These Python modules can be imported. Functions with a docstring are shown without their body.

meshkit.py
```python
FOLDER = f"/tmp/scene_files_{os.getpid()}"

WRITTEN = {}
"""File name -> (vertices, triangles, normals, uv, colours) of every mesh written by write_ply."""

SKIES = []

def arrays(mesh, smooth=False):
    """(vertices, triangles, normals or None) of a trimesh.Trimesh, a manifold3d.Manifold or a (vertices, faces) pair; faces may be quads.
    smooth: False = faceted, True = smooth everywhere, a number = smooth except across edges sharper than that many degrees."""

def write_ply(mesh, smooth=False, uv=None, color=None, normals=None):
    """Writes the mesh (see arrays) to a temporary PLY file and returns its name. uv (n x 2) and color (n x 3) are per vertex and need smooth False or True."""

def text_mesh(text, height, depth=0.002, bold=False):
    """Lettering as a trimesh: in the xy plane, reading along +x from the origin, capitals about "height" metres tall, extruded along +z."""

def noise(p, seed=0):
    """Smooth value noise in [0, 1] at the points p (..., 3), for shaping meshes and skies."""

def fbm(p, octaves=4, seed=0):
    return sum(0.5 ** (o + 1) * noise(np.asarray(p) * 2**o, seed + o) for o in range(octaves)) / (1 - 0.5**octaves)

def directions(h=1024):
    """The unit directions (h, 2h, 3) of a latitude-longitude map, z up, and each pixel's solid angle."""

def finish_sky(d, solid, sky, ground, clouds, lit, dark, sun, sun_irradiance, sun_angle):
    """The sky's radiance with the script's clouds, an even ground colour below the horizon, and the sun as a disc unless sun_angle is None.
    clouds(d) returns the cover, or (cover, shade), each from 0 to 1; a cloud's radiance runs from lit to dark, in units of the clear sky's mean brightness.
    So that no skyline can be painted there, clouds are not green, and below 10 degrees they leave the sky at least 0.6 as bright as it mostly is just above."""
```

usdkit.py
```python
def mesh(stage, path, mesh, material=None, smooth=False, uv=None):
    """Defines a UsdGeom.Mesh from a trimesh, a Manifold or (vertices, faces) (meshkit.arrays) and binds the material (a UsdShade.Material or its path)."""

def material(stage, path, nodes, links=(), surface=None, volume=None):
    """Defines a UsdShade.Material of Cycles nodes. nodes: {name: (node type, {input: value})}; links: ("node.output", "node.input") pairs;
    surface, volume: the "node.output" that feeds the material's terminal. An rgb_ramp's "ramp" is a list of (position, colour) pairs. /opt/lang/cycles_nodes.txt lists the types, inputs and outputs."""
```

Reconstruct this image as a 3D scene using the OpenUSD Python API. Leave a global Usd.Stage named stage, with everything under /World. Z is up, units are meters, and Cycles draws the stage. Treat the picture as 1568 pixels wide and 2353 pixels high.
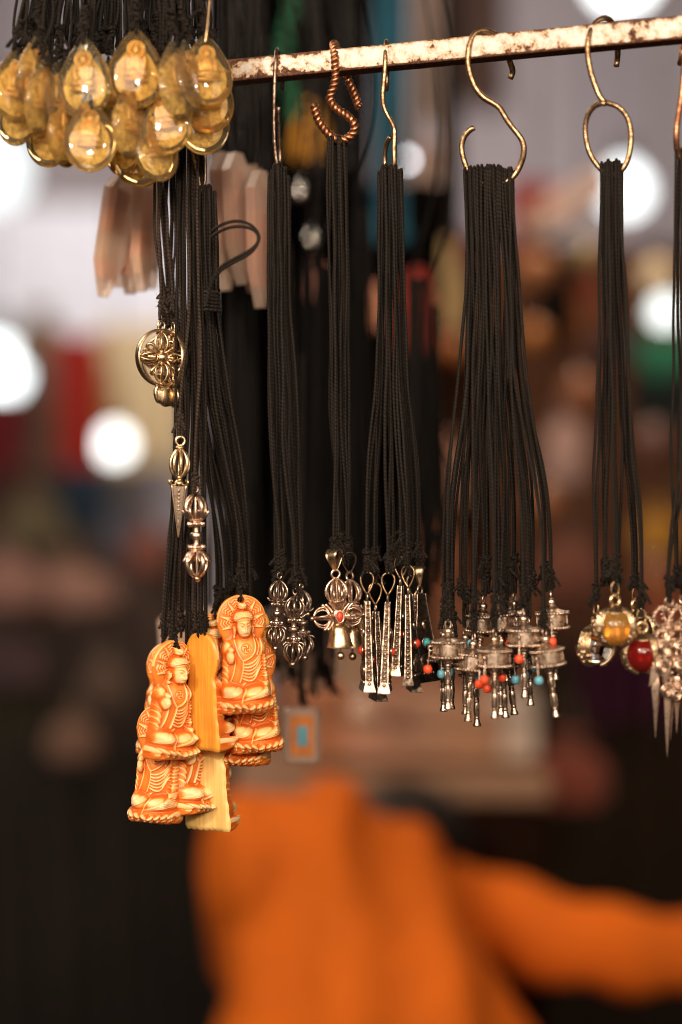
import math, random
import numpy as np, trimesh, usdkit, meshkit
import manifold3d as m3
from scipy.interpolate import PchipInterpolator, CubicSpline
from scipy.ndimage import gaussian_filter
from pxr import Usd, UsdGeom, UsdLux, UsdShade, Gf, Sdf, Vt

rng = np.random.default_rng(7)
stage = Usd.Stage.CreateInMemory()
UsdGeom.SetStageUpAxis(stage, 'Z')
UsdGeom.SetStageMetersPerUnit(stage, 1.0)
stage.SetDefaultPrim(UsdGeom.Xform.Define(stage, '/World').GetPrim())
UsdGeom.Scope.Define(stage, '/World/Looks')

# ------------------------------------------------------------------ camera
EYE = 1.5
FOCUS = 1.045
K = 24.0 / 60.0 / 1568.0                     # tangent of one picture unit (a 1568 x 2353 grid laid on the frame)
cam = UsdGeom.Camera.Define(stage, '/World/camera')
cam.AddTranslateOp().Set((0, 0, EYE))
cam.AddRotateXOp().Set(90)
cam.CreateFocalLengthAttr(60.0)
cam.CreateHorizontalApertureAttr(24.0)
cam.CreateVerticalApertureAttr(24.0 * 1024 / 682)
cam.CreateFStopAttr(1.6)
cam.CreateFocusDistanceAttr(FOCUS)
cam.CreateClippingRangeAttr(Gf.Vec2f(0.02, 200))
cam.CreateExposureAttr(0.3)

def P(u, v, d):
    """The point that stands at picture position (u, v), d metres in front of the lens."""
    return np.array([(u - 784) * K * d, d, EYE - (v - 1176.5) * K * d])

# ------------------------------------------------------------------ stall lamps, and fill lights added for the stall and the hall
def rect_light(name, pos, target, w, h, intensity, color):
    l = UsdLux.RectLight.Define(stage, '/World/' + name)
    l.CreateWidthAttr(w); l.CreateHeightAttr(h); l.CreateIntensityAttr(intensity); l.CreateColorAttr(Gf.Vec3f(*color))
    pos, target = np.array(pos, float), np.array(target, float)
    z = pos - target; z /= np.linalg.norm(z)
    x = np.cross([0, 0, 1.0], z); x /= np.linalg.norm(x)
    y = np.cross(z, x)
    m = Gf.Matrix4d(*[float(a) for r in (np.r_[x, 0], np.r_[y, 0], np.r_[z, 0], np.r_[pos, 1]) for a in r])
    l.AddTransformOp().Set(m)
    return l
WARM = (1.0, 0.80, 0.62)
rect_light('stall_lamp_front', (-0.40, -0.65, 2.15), (0, 1.04, 1.42), 1.5, 1.0, 6.0, WARM)
rect_light('stall_lamp_side', (1.25, -0.25, 1.95), (0, 1.04, 1.40), 0.5, 0.9, 3.5, (1.0, 0.74, 0.52))  # added fill from the right, softens the shadows of the front light
rect_light('stall_bulb_left', (-0.75, -0.15, 2.05), (0, 1.04, 1.40), 0.12, 0.12, 170, WARM)
rect_light('stall_bulb_middle', (0.10, -0.75, 2.0), (0, 1.04, 1.40), 0.14, 0.14, 200, WARM)
rect_light('stall_bulb_right', (0.70, -0.40, 2.2), (0, 1.04, 1.40), 0.12, 0.12, 150, WARM)
rect_light('hall_lamp_near', (-1.3, 1.7, 2.7), (0.1, 2.4, 1.0), 1.0, 0.7, 7, (1.0, 0.84, 0.70))  # unseen area light, added to brighten the person and nearby goods
rect_light('hall_lamp_middle', (0.4, 2.95, 2.9), (0.30, 3.4, 1.2), 1.2, 0.6, 6.5, (1.0, 0.74, 0.52))  # added where the near light falls short: warms counter and right-hand goods
rect_light('hall_lamp_far', (0.0, 5.3, 3.6), (0.0, 6.8, 2.4), 3.5, 0.8, 9, (1.0, 0.93, 0.93))  # unseen area light, added to brighten the back wall

# ------------------------------------------------------------------ materials
LOOKS = {}
def add_mat(name, nodes, links, surface):
    LOOKS[name] = usdkit.material(stage, '/World/Looks/' + name, nodes, links, surface=surface)
    return LOOKS[name]

def plain(name, c, rough=0.6, metallic=0.0, var=0.35, scale=40, bump=0.2, bscale=None, bdist=0.002, **more):
    """A surface of one colour with natural unevenness of tone, gloss and relief."""
    if name in LOOKS: return LOOKS[name]
    c = np.array(c, float)
    lo, hi = np.clip(c * (1 - var), 0, 1), np.clip(c * (1 + var * 0.7), 0, 1)
    return add_mat(name, {
        'g': ('geometry', {}),
        'n': ('noise_texture', {'scale': scale, 'detail': 4, 'roughness': 0.6}),
        'r': ('rgb_ramp', {'ramp': [(0.25, lo), (0.75, hi)]}),
        'n2': ('noise_texture', {'scale': bscale or scale * 6, 'detail': 3}),
        'b': ('bump', {'strength': bump, 'distance': bdist}),
        'rr': ('map_range', {'from_min': 0.3, 'from_max': 0.7, 'to_min': max(0.02, rough * 0.75), 'to_max': min(1, rough * 1.25)}),
        'p': ('principled_bsdf', {'metallic': metallic, **more})},
        [('g.position', 'n.vector'), ('g.position', 'n2.vector'), ('n.fac', 'r.fac'), ('r.color', 'p.base_color'), ('n2.fac', 'b.height'),
         ('b.normal', 'p.normal'), ('n.fac', 'rr.value'), ('rr.result', 'p.roughness')], 'p.BSDF')

# waxed cotton cord: a twisted yarn (st = turns round, metres along)
def cord_mat(name, c, c2):
    return add_mat(name, {
        'uv': ('uvmap', {'attribute': 'st'}),
        'sep': ('separate_xyz', {}),
        'tw': ('math', {'math_type': 'multiply_add', 'value2': 420.0}),
        's': ('math', {'math_type': 'multiply', 'value2': 6.28318}),
        'sin': ('math', {'math_type': 'sine'}),
        'h': ('map_range', {'from_min': -1, 'from_max': 1, 'to_min': 0.38, 'to_max': 1}),
        'g': ('geometry', {}),
        'n': ('noise_texture', {'scale': 520, 'detail': 5, 'roughness': 0.8}),
        'mix': ('math', {'math_type': 'multiply'}),
        'r': ('rgb_ramp', {'ramp': [(0.22, c), (0.62, c2)]}),
        'b': ('bump', {'strength': 0.45, 'distance': 0.0005}),
        'p': ('principled_bsdf', {'roughness': 0.72, 'specular_ior_level': 0.2, 'sheen_weight': 0.06, 'sheen_roughness': 0.4, 'sheen_tint': (0.8, 0.65, 0.5)})},
        [('uv.UV', 'sep.vector'), ('sep.y', 'tw.value1'), ('sep.x', 'tw.value3'), ('tw.value', 's.value1'), ('s.value', 'sin.value1'), ('sin.value', 'h.value'),
         ('g.position', 'n.vector'), ('h.result', 'mix.value1'), ('n.fac', 'mix.value2'), ('mix.value', 'r.fac'), ('r.color', 'p.base_color'),
         ('mix.value', 'b.height'), ('b.normal', 'p.normal')], 'p.BSDF')
cord_mat('black_cord', (0.0018, 0.0013, 0.0010), (0.022, 0.0145, 0.0098))
cord_mat('deep_black_cord', (0.002, 0.0016, 0.0014), (0.010, 0.0075, 0.006))
cord_mat('brown_cord', (0.010, 0.0065, 0.0048), (0.066, 0.042, 0.029))

def metal(name, c, dark, rough=0.32, scale=380, amount=(0.42, 0.62), bump=0.25):
    """Cast white metal or brass with patches of tarnish."""
    return add_mat(name, {
        'g': ('geometry', {}),
        'n': ('noise_texture', {'scale': scale, 'detail': 5, 'roughness': 0.65}),
        'r': ('rgb_ramp', {'ramp': [(amount[0], dark), (amount[1], c)]}),
        'n2': ('noise_texture', {'scale': 1500, 'detail': 2}),
        'b': ('bump', {'strength': bump, 'distance': 0.0004}),
        'rr': ('map_range', {'from_min': 0.35, 'from_max': 0.65, 'to_min': rough + 0.16, 'to_max': rough}),
        'p': ('principled_bsdf', {'metallic': 1.0})},
        [('g.position', 'n.vector'), ('g.position', 'n2.vector'), ('n.fac', 'r.fac'), ('r.color', 'p.base_color'), ('n2.fac', 'b.height'), ('b.normal', 'p.normal'),
         ('n.fac', 'rr.value'), ('rr.result', 'p.roughness')], 'p.BSDF')
metal('old_silver', (0.76, 0.61, 0.49), (0.22, 0.155, 0.11), rough=0.28, amount=(0.38, 0.56), bump=0.12)
metal('dark_silver', (0.62, 0.49, 0.39), (0.13, 0.10, 0.08), rough=0.24, amount=(0.38, 0.60), bump=0.12)
metal('black_patina', (0.16, 0.12, 0.09), (0.05, 0.038, 0.03), rough=0.42, amount=(0.4, 0.6))
metal('aged_silver', (0.60, 0.48, 0.38), (0.17, 0.125, 0.09), rough=0.24, amount=(0.38, 0.58), bump=0.12)
metal('antique_brass', (0.72, 0.54, 0.34), (0.34, 0.23, 0.13), rough=0.24, amount=(0.34, 0.52), bump=0.1)
metal('rose_silver', (0.82, 0.61, 0.47), (0.25, 0.165, 0.11), rough=0.26, amount=(0.36, 0.54), bump=0.12)
metal('copper_wire', (0.62, 0.30, 0.16), (0.26, 0.11, 0.055), rough=0.34)
metal('brass_wire', (0.60, 0.42, 0.24), (0.22, 0.13, 0.07), rough=0.32)
metal('steel_wire', (0.36, 0.27, 0.21), (0.10, 0.06, 0.04), rough=0.38)
metal('gold_foil', (1.0, 0.80, 0.42), (0.95, 0.62, 0.22), rough=0.30, scale=420, bump=0.9)
plain('gold_leaf', (1.0, 0.60, 0.19), 0.34, metallic=0.35, var=0.45, scale=260, bump=0.9, bscale=700, bdist=0.0012)

# chipped white paint over rusty steel
add_mat('chipped_paint', {
    'g': ('geometry', {}),
    'n': ('noise_texture', {'scale': 150, 'detail': 8, 'roughness': 0.72}),
    'nb': ('noise_texture', {'scale': 22, 'detail': 4}),
    'a': ('attribute', {'attribute': 'rust'}),
    'm1': ('math', {'math_type': 'multiply_add', 'value2': 0.55}),
    'm2': ('math', {'math_type': 'add'}),
    'mask': ('rgb_ramp', {'ramp': [(0.905, (0, 0, 0)), (0.935, (1, 1, 1))]}),
    'stain': ('rgb_ramp', {'ramp': [(0.66, (0.57, 0.55, 0.52)), (0.78, (0.50, 0.45, 0.38)), (0.86, (0.44, 0.28, 0.15)), (0.91, (0.24, 0.12, 0.05))]}),
    'rn': ('noise_texture', {'scale': 500, 'detail': 4}),
    'rust': ('rgb_ramp', {'ramp': [(0.3, (0.022, 0.010, 0.006)), (0.55, (0.10, 0.035, 0.014)), (0.75, (0.24, 0.09, 0.03))]}),
    'c': ('mix_color', {}),
    'sm': ('separate_color', {}),
    'ro': ('map_range', {'to_min': 0.34, 'to_max': 0.85}),
    'inv': ('math', {'math_type': 'subtract', 'value1': 1.0}),
    'hh': ('math', {'math_type': 'multiply_add', 'value2': 0.25}),
    'b': ('bump', {'strength': 0.7, 'distance': 0.0006}),
    'p': ('principled_bsdf', {})},
    [('g.position', 'n.vector'), ('g.position', 'nb.vector'), ('g.position', 'rn.vector'), ('nb.fac', 'm1.value1'), ('a.fac', 'm1.value3'), ('m1.value', 'm2.value2'), ('n.fac', 'm2.value1'),
     ('m2.value', 'mask.fac'), ('m2.value', 'stain.fac'), ('rn.fac', 'rust.fac'), ('stain.color', 'c.a'), ('rust.color', 'c.b'), ('mask.color', 'sm.color'), ('sm.r', 'c.fac'),
     ('c.result', 'p.base_color'), ('sm.r', 'ro.value'), ('ro.result', 'p.roughness'), ('sm.r', 'inv.value2'), ('rn.fac', 'hh.value1'), ('inv.value', 'hh.value3'), ('hh.value', 'b.height'), ('b.normal', 'p.normal')], 'p.BSDF')

# carved resin, dye left in the grooves ("dye" is a property of the carving)
add_mat('carved_resin', {
    'a': ('attribute', {'attribute': 'dye'}),
    'g': ('geometry', {}),
    'n': ('noise_texture', {'scale': 120, 'detail': 4}),
    'o': ('object_info', {}), 'oa': ('math', {'math_type': 'multiply_add', 'value2': 0.12}),
    'm': ('math', {'math_type': 'multiply_add', 'value2': 0.26}),
    'r': ('rgb_ramp', {'ramp': [(0.14, (0.91, 0.63, 0.33)), (0.33, (0.87, 0.43, 0.12)), (0.54, (0.78, 0.225, 0.028)), (1.0, (0.60, 0.12, 0.014))]}),
    'p': ('principled_bsdf', {'roughness': 0.36, 'subsurface_weight': 0.18, 'subsurface_scale': 0.0012, 'subsurface_radius': (1.0, 0.45, 0.2)})},
    [('g.position', 'n.vector'), ('n.fac', 'm.value1'), ('o.random', 'oa.value1'), ('a.fac', 'oa.value3'), ('oa.value', 'm.value3'), ('m.value', 'r.fac'), ('r.color', 'p.base_color')], 'p.BSDF')
def grain(name, a, b):
    add_mat(name, {
        'g': ('texture_coordinate', {}),
        'mp': ('mapping', {'scale': (900.0, 300.0, 28.0)}),
        'n': ('noise_texture', {'scale': 1.0, 'detail': 3, 'roughness': 0.55}),
        'n2': ('noise_texture', {'scale': 45, 'detail': 2}),
        'x': ('mix_float', {'fac': 0.35}),
        'r': ('rgb_ramp', {'ramp': [(0.3, a), (0.66, b)]}),
        'b': ('bump', {'strength': 0.35, 'distance': 0.0003}),
        'p': ('principled_bsdf', {'roughness': 0.38, 'subsurface_weight': 0.15, 'subsurface_scale': 0.0012, 'subsurface_radius': (1.0, 0.5, 0.2)})},
        [('g.object', 'mp.vector'), ('mp.vector', 'n.vector'), ('g.object', 'n2.vector'), ('n.fac', 'x.a'), ('n2.fac', 'x.b'), ('x.result', 'r.fac'), ('r.color', 'p.base_color'), ('n.fac', 'b.height'), ('b.normal', 'p.normal')], 'p.BSDF')
grain('grained_amber', (0.52, 0.18, 0.014), (0.80, 0.38, 0.05))
grain('grained_cream', (0.62, 0.34, 0.085), (0.84, 0.58, 0.21))

def resin(name, c, rough=0.04, trans=1.0, ior=1.47):
    return add_mat(name, {'p': ('principled_bsdf', {'base_color': c, 'roughness': rough, 'transmission_weight': trans, 'ior': ior})}, [], 'p.BSDF')
add_mat('clear_resin', {'o': ('object_info', {}), 'r': ('rgb_ramp', {'ramp': [(0, (1.0, 0.75, 0.38)), (0.5, (1.0, 0.82, 0.49)), (1, (1.0, 0.89, 0.63))]}),
    'g': ('geometry', {}), 'n': ('noise_texture', {'scale': 240, 'detail': 2}), 'b': ('bump', {'strength': 0.12, 'distance': 0.0006}),
    'p': ('principled_bsdf', {'roughness': 0.035, 'transmission_weight': 0.96, 'ior': 1.43})}, [('o.random', 'r.fac'), ('r.color', 'p.base_color'), ('g.position', 'n.vector'), ('n.fac', 'b.height'), ('b.normal', 'p.normal')], 'p.BSDF')
resin('clear_ball', (0.96, 0.90, 0.82), 0.05)
resin('amber_ball', (0.98, 0.60, 0.16), 0.16, 0.86)
resin('red_ball', (0.36, 0.018, 0.014), 0.08, 0.7)
add_mat('plastic_film', {'f': ('fresnel', {'IOR': 1.5}), 't': ('transparent_bsdf', {'color': (0.98, 0.93, 0.88)}), 'd0': ('diffuse_bsdf', {'color': (1.0, 0.76, 0.62)}), 'tl': ('translucent_bsdf', {'color': (1.0, 0.76, 0.62)}), 'd': ('mix_closure', {'fac': 0.4}), 'gl': ('glossy_bsdf', {'roughness': 0.22}),
    'm0': ('mix_closure', {'fac': 0.56}), 'm': ('mix_closure', {})}, [('d0.BSDF', 'd.closure1'), ('tl.BSDF', 'd.closure2'), ('t.BSDF', 'm0.closure1'), ('d.closure', 'm0.closure2'), ('m0.closure', 'm.closure1'), ('gl.BSDF', 'm.closure2'), ('f.fac', 'm.fac')], 'm.closure')
plain('coral_bead', (0.78, 0.075, 0.02), 0.35, var=0.15, scale=300)
plain('coral_stone', (0.55, 0.045, 0.02), 0.25, var=0.3, scale=300)
plain('turquoise_bead', (0.13, 0.40, 0.52), 0.35, var=0.25, scale=300)
plain('turquoise_stone', (0.05, 0.38, 0.42), 0.3, var=0.3, scale=300)
plain('picture_red', (0.42, 0.07, 0.02), 0.5, var=0.5, scale=90)
plain('picture_orange', (0.80, 0.24, 0.03), 0.5, var=0.4, scale=90)
plain('picture_gold', (0.60, 0.38, 0.12), 0.5, var=0.4, scale=90)

# ------------------------------------------------------------------ naming and tagging
USED = {}
def number(path):
    n = USED.get(path, 0); USED[path] = n + 1
    return path if n == 0 else f'{path}_{n:03d}'

def tag(prim, label=None, cat=None, group=None, kind=None):
    for k, x in (('label', label), ('category', cat), ('group', group), ('kind', kind)):
        if x: prim.SetCustomDataByKey(k, x)

def thing(name, label, cat, loc=(0, 0, 0), group=None, kind=None):
    x = UsdGeom.Xform.Define(stage, number('/World/' + name))
    x.AddTranslateOp().Set(Gf.Vec3d(*map(float, loc)))
    tag(x.GetPrim(), label, cat, group, kind)
    return str(x.GetPath())

def part(parent, name, mesh, mat, smooth=True, uv=None, label=None, prims=None, kind=None):
    if isinstance(mesh, MB): mesh = mesh.get()
    m = usdkit.mesh(stage, number(f'{parent}/{name}'), mesh, LOOKS[mat], smooth=smooth, uv=uv)
    for k, vals in (prims or {}).items():
        UsdGeom.PrimvarsAPI(m).CreatePrimvar(k, Sdf.ValueTypeNames.FloatArray, 'vertex').Set(Vt.FloatArray.FromNumpy(np.asarray(vals, np.float32)))
    if label: m.GetPrim().SetCustomDataByKey('label', label)
    if kind: m.GetPrim().SetCustomDataByKey('kind', kind)
    return str(m.GetPath())

def structure(name, mesh, mat, smooth=False, kind='structure', label=None):
    p = part('/World', name, mesh, mat, smooth)
    tag(stage.GetPrimAtPath(p), label=label, kind=kind)
    return p

# ------------------------------------------------------------------ shapes: each returns (vertices, triangles)
class MB:
    def __init__(self): self.v, self.f, self.n = [], [], 0
    def add(self, vf, M=None, off=None):
        v, f = np.asarray(vf[0], float), np.asarray(vf[1])
        if M is not None: v = v @ np.asarray(M)[:3, :3].T + (np.asarray(M)[:3, 3] if np.asarray(M).shape == (4, 4) else 0)
        if off is not None: v = v + np.asarray(off)
        self.v.append(v); self.f.append(f + self.n); self.n += len(v)
        return self
    def get(self): return np.vstack(self.v), np.vstack(self.f)

def rot(axis, deg):
    return trimesh.transformations.rotation_matrix(math.radians(deg), axis)
RX, RY, RZ = (lambda a: rot([1, 0, 0], a)), (lambda a: rot([0, 1, 0], a)), (lambda a: rot([0, 0, 1], a))

def grid_faces(nr, nc, wrap):
    i, j = np.meshgrid(np.arange(nr - 1), np.arange(nc if wrap else nc - 1), indexing='ij')
    a, b = i * nc + j, i * nc + (j + 1) % nc
    c, d = (i + 1) * nc + (j + 1) % nc, (i + 1) * nc + j
    q = np.stack([a, b, c, d], -1).reshape(-1, 4)
    return np.vstack([q[:, [0, 1, 2]], q[:, [0, 2, 3]]])

def frames(p, closed=False):
    t = (np.roll(p, -1, 0) - np.roll(p, 1, 0)) if closed else np.gradient(p, axis=0)
    t /= np.linalg.norm(t, axis=1, keepdims=True) + 1e-15
    a = np.zeros_like(p)
    ref = np.eye(3)[np.argmin(np.abs(t[0]))]
    cur = np.cross(t[0], ref); cur /= np.linalg.norm(cur)
    for i in range(len(p)):
        cur = cur - t[i] * (cur @ t[i]); cur /= np.linalg.norm(cur) + 1e-15
        a[i] = cur
    return t, a, np.cross(t, a)

def tube(p, r, n=6, closed=False, flat=1.0):
    p = np.asarray(p, float); r = np.broadcast_to(r, (len(p),))
    t, a, b = frames(p, closed)
    ang = np.arange(n) * 2 * np.pi / n
    v = p[:, None] + r[:, None, None] * (np.cos(ang)[None, :, None] * a[:, None] + flat * np.sin(ang)[None, :, None] * b[:, None])
    v = v.reshape(-1, 3)
    if closed:
        return v, grid_faces(len(p) + 1, n, True) % len(v)
    f = grid_faces(len(p), n, True)
    k = len(v); v = np.vstack([v, p[:1], p[-1:]])
    j = np.arange(n); e = (len(p) - 1) * n
    return v, np.vstack([f, np.stack([np.full(n, k), (j + 1) % n, j], 1), np.stack([np.full(n, k + 1), e + j, e + (j + 1) % n], 1)])

def cord_tube(p, r, n=6):
    """A tube with st = (turns round, metres along) for the twist of the yarn."""
    p = np.asarray(p, float)
    t, a, b = frames(p)
    u = np.arange(n + 1) / n
    v = p[:, None] + r * (np.cos(u * 2 * np.pi)[None, :, None] * a[:, None] + np.sin(u * 2 * np.pi)[None, :, None] * b[:, None])
    s = np.r_[0, np.cumsum(np.linalg.norm(np.diff(p, axis=0), axis=1))]
    uv = np.stack(np.broadcast_arrays(u[None, :], s[:, None]), -1)
    return v.reshape(-1, 3), grid_faces(len(p), n + 1, False), uv.reshape(-1, 2)

def lathe(prof, n=16, sx=1.0, sy=1.0):
    """Profile rows (radius, z) turned about z."""
    prof = np.asarray(prof, float)
    ang = np.arange(n) * 2 * np.pi / n
    v = np.stack([prof[:, :1] * np.cos(ang) * sx, prof[:, :1] * np.sin(ang) * sy, np.broadcast_to(prof[:, 1:], (len(prof), n))], -1).reshape(-1, 3)
    f = grid_faces(len(prof), n, True)
    return v, (f if prof[0, 1] < prof[-1, 1] else f[:, ::-1])

def soft(prof, k=4):
    """Rounds a lathe profile."""
    prof = np.asarray(prof, float)
    t = np.arange(len(prof))
    return PchipInterpolator(t, prof)(np.linspace(0, len(prof) - 1, (len(prof) - 1) * k + 1))

ICO = {k: trimesh.creation.icosphere(k) for k in (1, 2, 3)}
def ball(c, r, k=1):
    m = ICO[k]
    return np.array(m.vertices) * np.asarray(r) + np.asarray(c), np.array(m.faces)
def ring(R, r, n=24, m=6, sx=1.0, sz=1.0, c=(0, 0, 0)):
    """A ring standing in the x-z plane."""
    a = np.arange(n) * 2 * np.pi / n
    return tube(np.stack([R * sx * np.cos(a), 0 * a, R * sz * np.sin(a)], 1) + np.asarray(c), r, m, closed=True)
def box(c, s, bev=0.0):
    c, s = np.asarray(c, float), np.asarray(s, float)
    if bev:
        pts = np.array([(x, y, z) for x in (-1, 1) for y in (-1, 1) for z in (-1, 1)], float)
        allp = np.vstack([pts * (s / 2 - bev * (1 - e)) for e in np.eye(3)])
        h = trimesh.convex.convex_hull(allp)
        return np.array(h.vertices) + c, np.array(h.faces)
    m = trimesh.creation.box(s); return np.array(m.vertices) + c, np.array(m.faces)
def curve(pts, n=40):
    pts = np.asarray(pts, float)
    t = np.r_[0, np.cumsum(np.linalg.norm(np.diff(pts, axis=0), axis=1) ** 0.5)]
    return CubicSpline(t, pts)(np.linspace(0, t[-1], n))
def extrude(poly, depth):
    """A closed outline of (x, z) points, thick along y about 0."""
    from shapely.geometry import Polygon
    m = trimesh.creation.extrude_polygon(Polygon(poly), depth, engine='earcut')
    v = np.array(m.vertices)
    return np.stack([v[:, 0], depth / 2 - v[:, 2], v[:, 1]], 1), np.array(m.faces)
MM = 0.001

# ------------------------------------------------------------------ the carved figure: a relief over an outline (units of 0.0733 mm, y downward from the top of the halo)
def relief():
    Y = np.linspace(0, 985, 300); S = np.linspace(-1, 1, 131)
    wk = [(0, 0), (4, 38), (12, 66), (30, 112), (60, 150), (100, 180), (150, 200), (210, 209), (270, 202), (320, 186), (360, 168), (390, 164), (420, 174), (470, 186), (560, 187), (650, 190), (720, 198), (800, 212), (860, 216), (920, 224), (955, 220), (985, 202)]
    W = PchipInterpolator(*np.array(wk, float).T)(Y)
    W = W + np.where(Y > 860, 6 * np.abs(np.sin(Y / 21.0)), 0) + np.where((Y > 400) & (Y < 860), 3 * np.sin(Y / 17.0), 0)
    y, s = np.meshgrid(Y, S, indexing='ij')
    x = s * W[:, None]
    H = np.full_like(x, 46.0)
    def up(h): np.maximum(H, h, out=H)
    def ell(cx, cy, rx, ry, h, base=0, ang=0, pw=0.5):
        c, n = math.cos(math.radians(ang)), math.sin(math.radians(ang))
        X, Z = (x - cx) * c + (y - cy) * n, -(x - cx) * n + (y - cy) * c
        q = 1 - (X / rx) ** 2 - (Z / ry) ** 2
        up(np.where(q > 0, base + (h - base) * np.clip(q, 0, 1) ** pw, 0))
    def dist(pts):
        pts = np.asarray(pts, float); best = np.full(x.shape, 1e9)
        for a, b in zip(pts[:-1], pts[1:]):
            ab = b - a; t = np.clip(((x - a[0]) * ab[0] + (y - a[1]) * ab[1]) / (ab @ ab), 0, 1)
            best = np.minimum(best, np.hypot(x - a[0] - t * ab[0], y - a[1] - t * ab[1]))
        return best
    lines = np.zeros_like(x)
    def ridge(pts, w, h, n=14):
        d = dist(curve(pts, n) if len(pts) > 2 else pts)
        np.maximum(lines, h * np.clip(1 - (d / w) ** 2, 0, 1), out=lines)
    cuts = np.zeros_like(x)
    def groove(pts, w, h, n=14):
        d = dist(curve(pts, n) if len(pts) > 2 else pts)
        np.maximum(cuts, h * np.clip(1 - (d / w) ** 2, 0, 1), out=cuts)
    # trunk, arms, lap, lotus seat
    ell(0, 610, 205, 300, 128, 30)
    ell(10, 520, 128, 190, 150, 60)
    ell(-140, 450, 56, 80, 128); ell(-165, 620, 44, 150, 118); ell(-175, 720, 38, 110, 120)
    ell(150, 450, 62, 90, 132); ell(172, 580, 48, 150, 140); ell(172, 690, 52, 90, 160)
    ell(-118, 810, 112, 74, 232, 60, 14); ell(62, 820, 160, 74, 244, 60, -6); ell(0, 880, 215, 70, 205, 60)
    ell(158, 742, 56, 34, 196); ell(140, 795, 40, 48, 262)
    up(np.where(y > 880, 190 + 40 * np.sqrt(np.clip(1 - (x / 250) ** 2, 0, 1)), 0))
    H[:] = gaussian_filter(H, (3.0, 1.8))
    # lotus petals round the seat
    for k in range(-4, 5):
        cx = k * 56 + 8; tilt = -34 if k >= 0 else 34; cy = 926 - 7 * abs(k)
        ell(cx, cy, 56, 25, 292 - 5 * abs(k), 150, tilt, 0.7)
        ell(cx + 6, cy + 24, 46, 22, 262 - 5 * abs(k), 150, tilt, 0.7)
        for j in (-30, -18, -6, 6, 18, 30):
            groove([(cx + j * 1.1 + 4, cy - 16 - j * 0.5 * np.sign(tilt)), (cx + j * 0.8 - 4, cy + 34 - j * 0.4 * np.sign(tilt))], 3.6, 15)
    # raised hand and head
    ell(-128, 508, 34, 62, 185, 100); ell(-122, 452, 26, 26, 178, 100)
    ell(0, 345, 44, 60, 118, 60)
    ell(-74, 292, 17, 48, 118); ell(74, 292, 17, 48, 118); ell(-82, 345, 13, 22, 112); ell(82, 345, 13, 22, 112)
    ell(0, 190, 82, 62, 176, 60); ell(0, 92, 37, 40, 140, 50)
    ell(0, 265, 62, 92, 196, 80); ell(0, 300, 50, 55, 200, 120)
    H[:] = gaussian_filter(H, (1.0, 0.8))
    # face
    groove([(-52, 248), (-28, 236), (-8, 250)], 6, 12); groove([(8, 250), (28, 236), (52, 248)], 6, 12)
    for sx in (-1, 1):
        q = 1 - ((x - sx * 29) / 24) ** 2 - ((y - 264) / 15) ** 2
        H[:] = np.where(q > 0, H - 13 * np.clip(q, 0, 1), H)
        ridge([(sx * 12, 266), (sx * 29, 272), (sx * 48, 264)], 5, 9)
        groove([(sx * 74, 262), (sx * 70, 290), (sx * 76, 318)], 6, 14)
    ridge([(0, 240), (0, 270), (0, 302)], 9, 17); ridge([(-13, 306), (0, 310), (13, 306)], 6, 10)
    groove([(-26, 328), (0, 324), (26, 328)], 5, 13); groove([(-20, 346), (0, 350), (20, 346)], 6, 8)
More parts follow.
